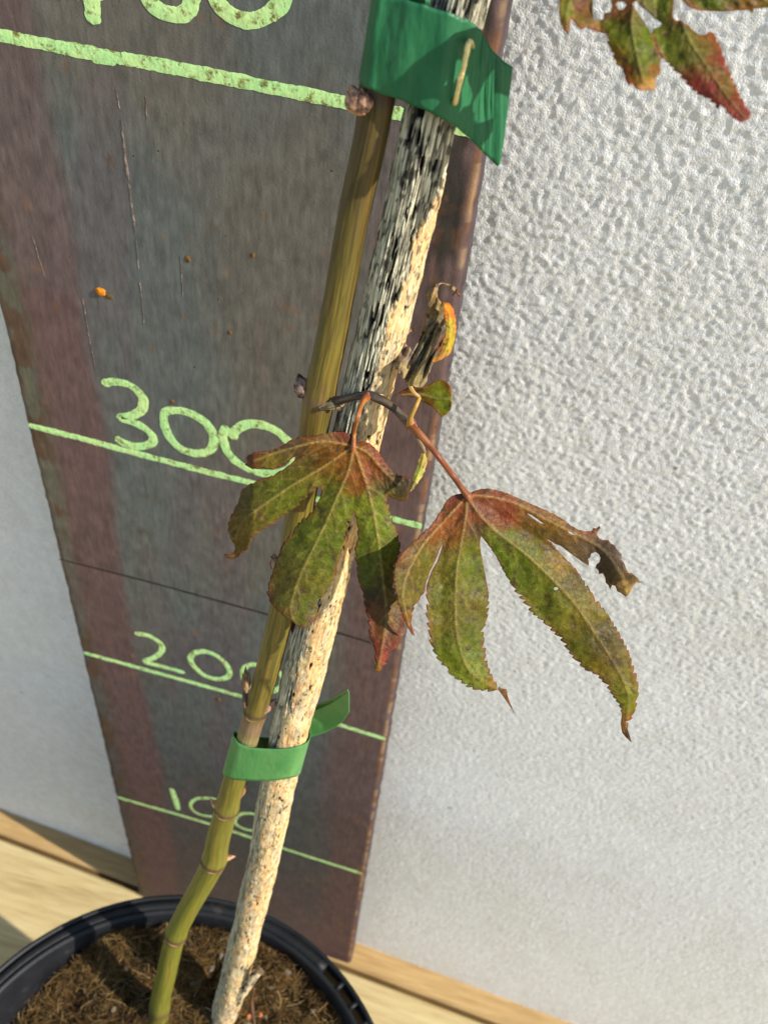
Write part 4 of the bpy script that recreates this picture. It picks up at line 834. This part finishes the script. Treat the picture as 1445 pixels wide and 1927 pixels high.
# lower tie
dl = dep(1400)-.0025
t1 = empty('lower_tie', at(500, 1440, dl), 'short light green tape loop low on the stem with a free end poking out right', 'plant tie', 'green plastic ties holding the stem to the stake')
bk = 0; dl = -.0044
tape('tie_band', [(560,1384,.0060,550,1420,.0060),(520,1388,.0060,500,1450,.0058),(462,1385,.0042,444,1448,.0040),(443,1376,.001,424,1448,.001),(440,1384,-.001,420,1456,-.001),(449,1398,-.0040,430,1464,-.0040),(470,1406,-.0054,450,1468,-.0054),(500,1409,-.0062,480,1469,-.0062),(530,1409,-.0068,508,1469,-.0068),(555,1406,-.0068,535,1466,-.0068),(571,1401,-.0052,551,1463,-.0052),(581,1393,-.0020,561,1459,-.0020),(584,1380,.0014,565,1450,.0014),(572,1372,.0045,552,1430,.0045)], TIE, t1, n=160, seed=1, wav=.00006)
tape('tie_tail', [(570,1345,bk+.0055,560,1398,bk+.0055),(590,1337,bk+.005,582,1388,bk+.005),(615,1327,bk+.003,612,1378,bk+.003),(638,1314,bk-.000,640,1362,bk-.000),(657,1301,bk-.003,657,1340,bk-.003)], TIE, t1, n=50, seed=2, wav=.00006)
tape('tie_tail', [(576,1333,bk+.0065,568,1380,bk+.0065),(596,1326,bk+.006,590,1380,bk+.006),(617,1318,bk+.004,614,1372,bk+.004),(638,1307,bk+.001,640,1355,bk+.001),(655,1297,bk-.002,655,1335,bk-.002)], TIE, t1, n=50, seed=3, wav=.00006)
# upper tie
du = dep(130)-.0052
t2 = empty('upper_tie', at(790, 130, du), 'wide dark green tape stapled round stem and stake at top with a torn end', 'plant tie', 'green plastic ties holding the stem to the stake')
b2 = 0; DU = du; du = -.0052
tape('tie_band', [(900,30,b2+.005,870,230,b2+.006),(800,-5,b2+.006,770,190,b2+.007),(722,-30,b2+.003,700,150,b2+.0045),(706,-30,b2+.000,680,140,b2+.001),(703,-16,b2-.002,677,150,b2-.001),(712,-12,b2-.0042,684,162,b2-.0034),(735,-6,du+.0008,705,172,du+.001),(765,0,du,738,182,du),(800,9,du-.0004,775,197,du-.0002),(835,20,du-.0006,812,214,du-.0006),(862,30,du-.0003,838,228,du-.0003),(882,40,du+.0006,858,238,du+.0006),(898,52,du+.0012,872,250,du+.0014),(907,60,du+.0020,885,262,du+.002),(911,72,du+.0024,900,278,du+.0022),(920,88,du+.0026,915,293,du+.0022),(930,104,du+.0028,926,302,du+.0022)], TIE2, t2, n=200, m_=24, seed=4, wav=.0004)
tape('tie_tail', [(890,56,du+.0036,885,255,du+.0036),(910,68,du+.0036,905,280,du+.0034),(925,92,du+.0037,922,298,du+.0034),(942,110,du+.0038,937,312,du+.0034),(950,117,du+.0040,944,285,du+.0036),(964,126,du+.0042,952,222,du+.0042)], TIE2, t2, n=60, m_=18, seed=5, wav=.00015)
m, N, L, b = new_mat('brass_staple'); b.inputs['Base Color'].default_value = (*S(226,208,146), 1); b.inputs['Metallic'].default_value = .7; b.inputs['Roughness'].default_value = .38
bump(N, L, noise(N, L, coords(N, L), 1800, 3, .6), .0002, b)
du = lambda v: dep(v)-.0052
P = spline([at(889,88,du(88)+.0014), at(886,80,du(80)-.0003), at(881,84,du(84)-.0010), at(874,118,du(118)-.0012), at(865,155,du(155)-.0011), at(857,189,du(189)-.0009), at(855,193,du(193)-.0001), at(857,192,du(192)+.0010)], 60)
V, F, TH, SS = tube(P, .00034, 14, True, lambda a, s: (fbm(a*1.5+9, s*1500, s=77, o=2)-.5)*.0002); mesh_obj('staple', V, F, m, t2)

# ================================================================ small dry twig in the mix, right of the stake
tw = empty('dry_twiglet', at(478, 1915, dep(1900)-.004), 'thin dark twiglet with orange buds poking from the mix right of the stake', 'twig')
px_tube('twiglet_stem', [(476,1965,dep(1900)-.004),(478,1925,dep(1900)-.0055),(474,1885,dep(1900)-.0065),(478,1858,dep(1900)-.008)], [9,8,7,6], S(60,40,28), S(96,66,40), STEMM, tw, seed=11)
for (u, v, s_) in [(468,1912,9),(490,1910,9)]:
    dd = dep(1900)-.0065; V, F, c_ = blob(None, at(u, v, dd), s_*dd/FPX/2, None, None, u, (S(190,110,70), S(120,70,44)), amp=.2)
    mesh_obj('twiglet_bud', V, F, BUDM, tw, colors=c_)
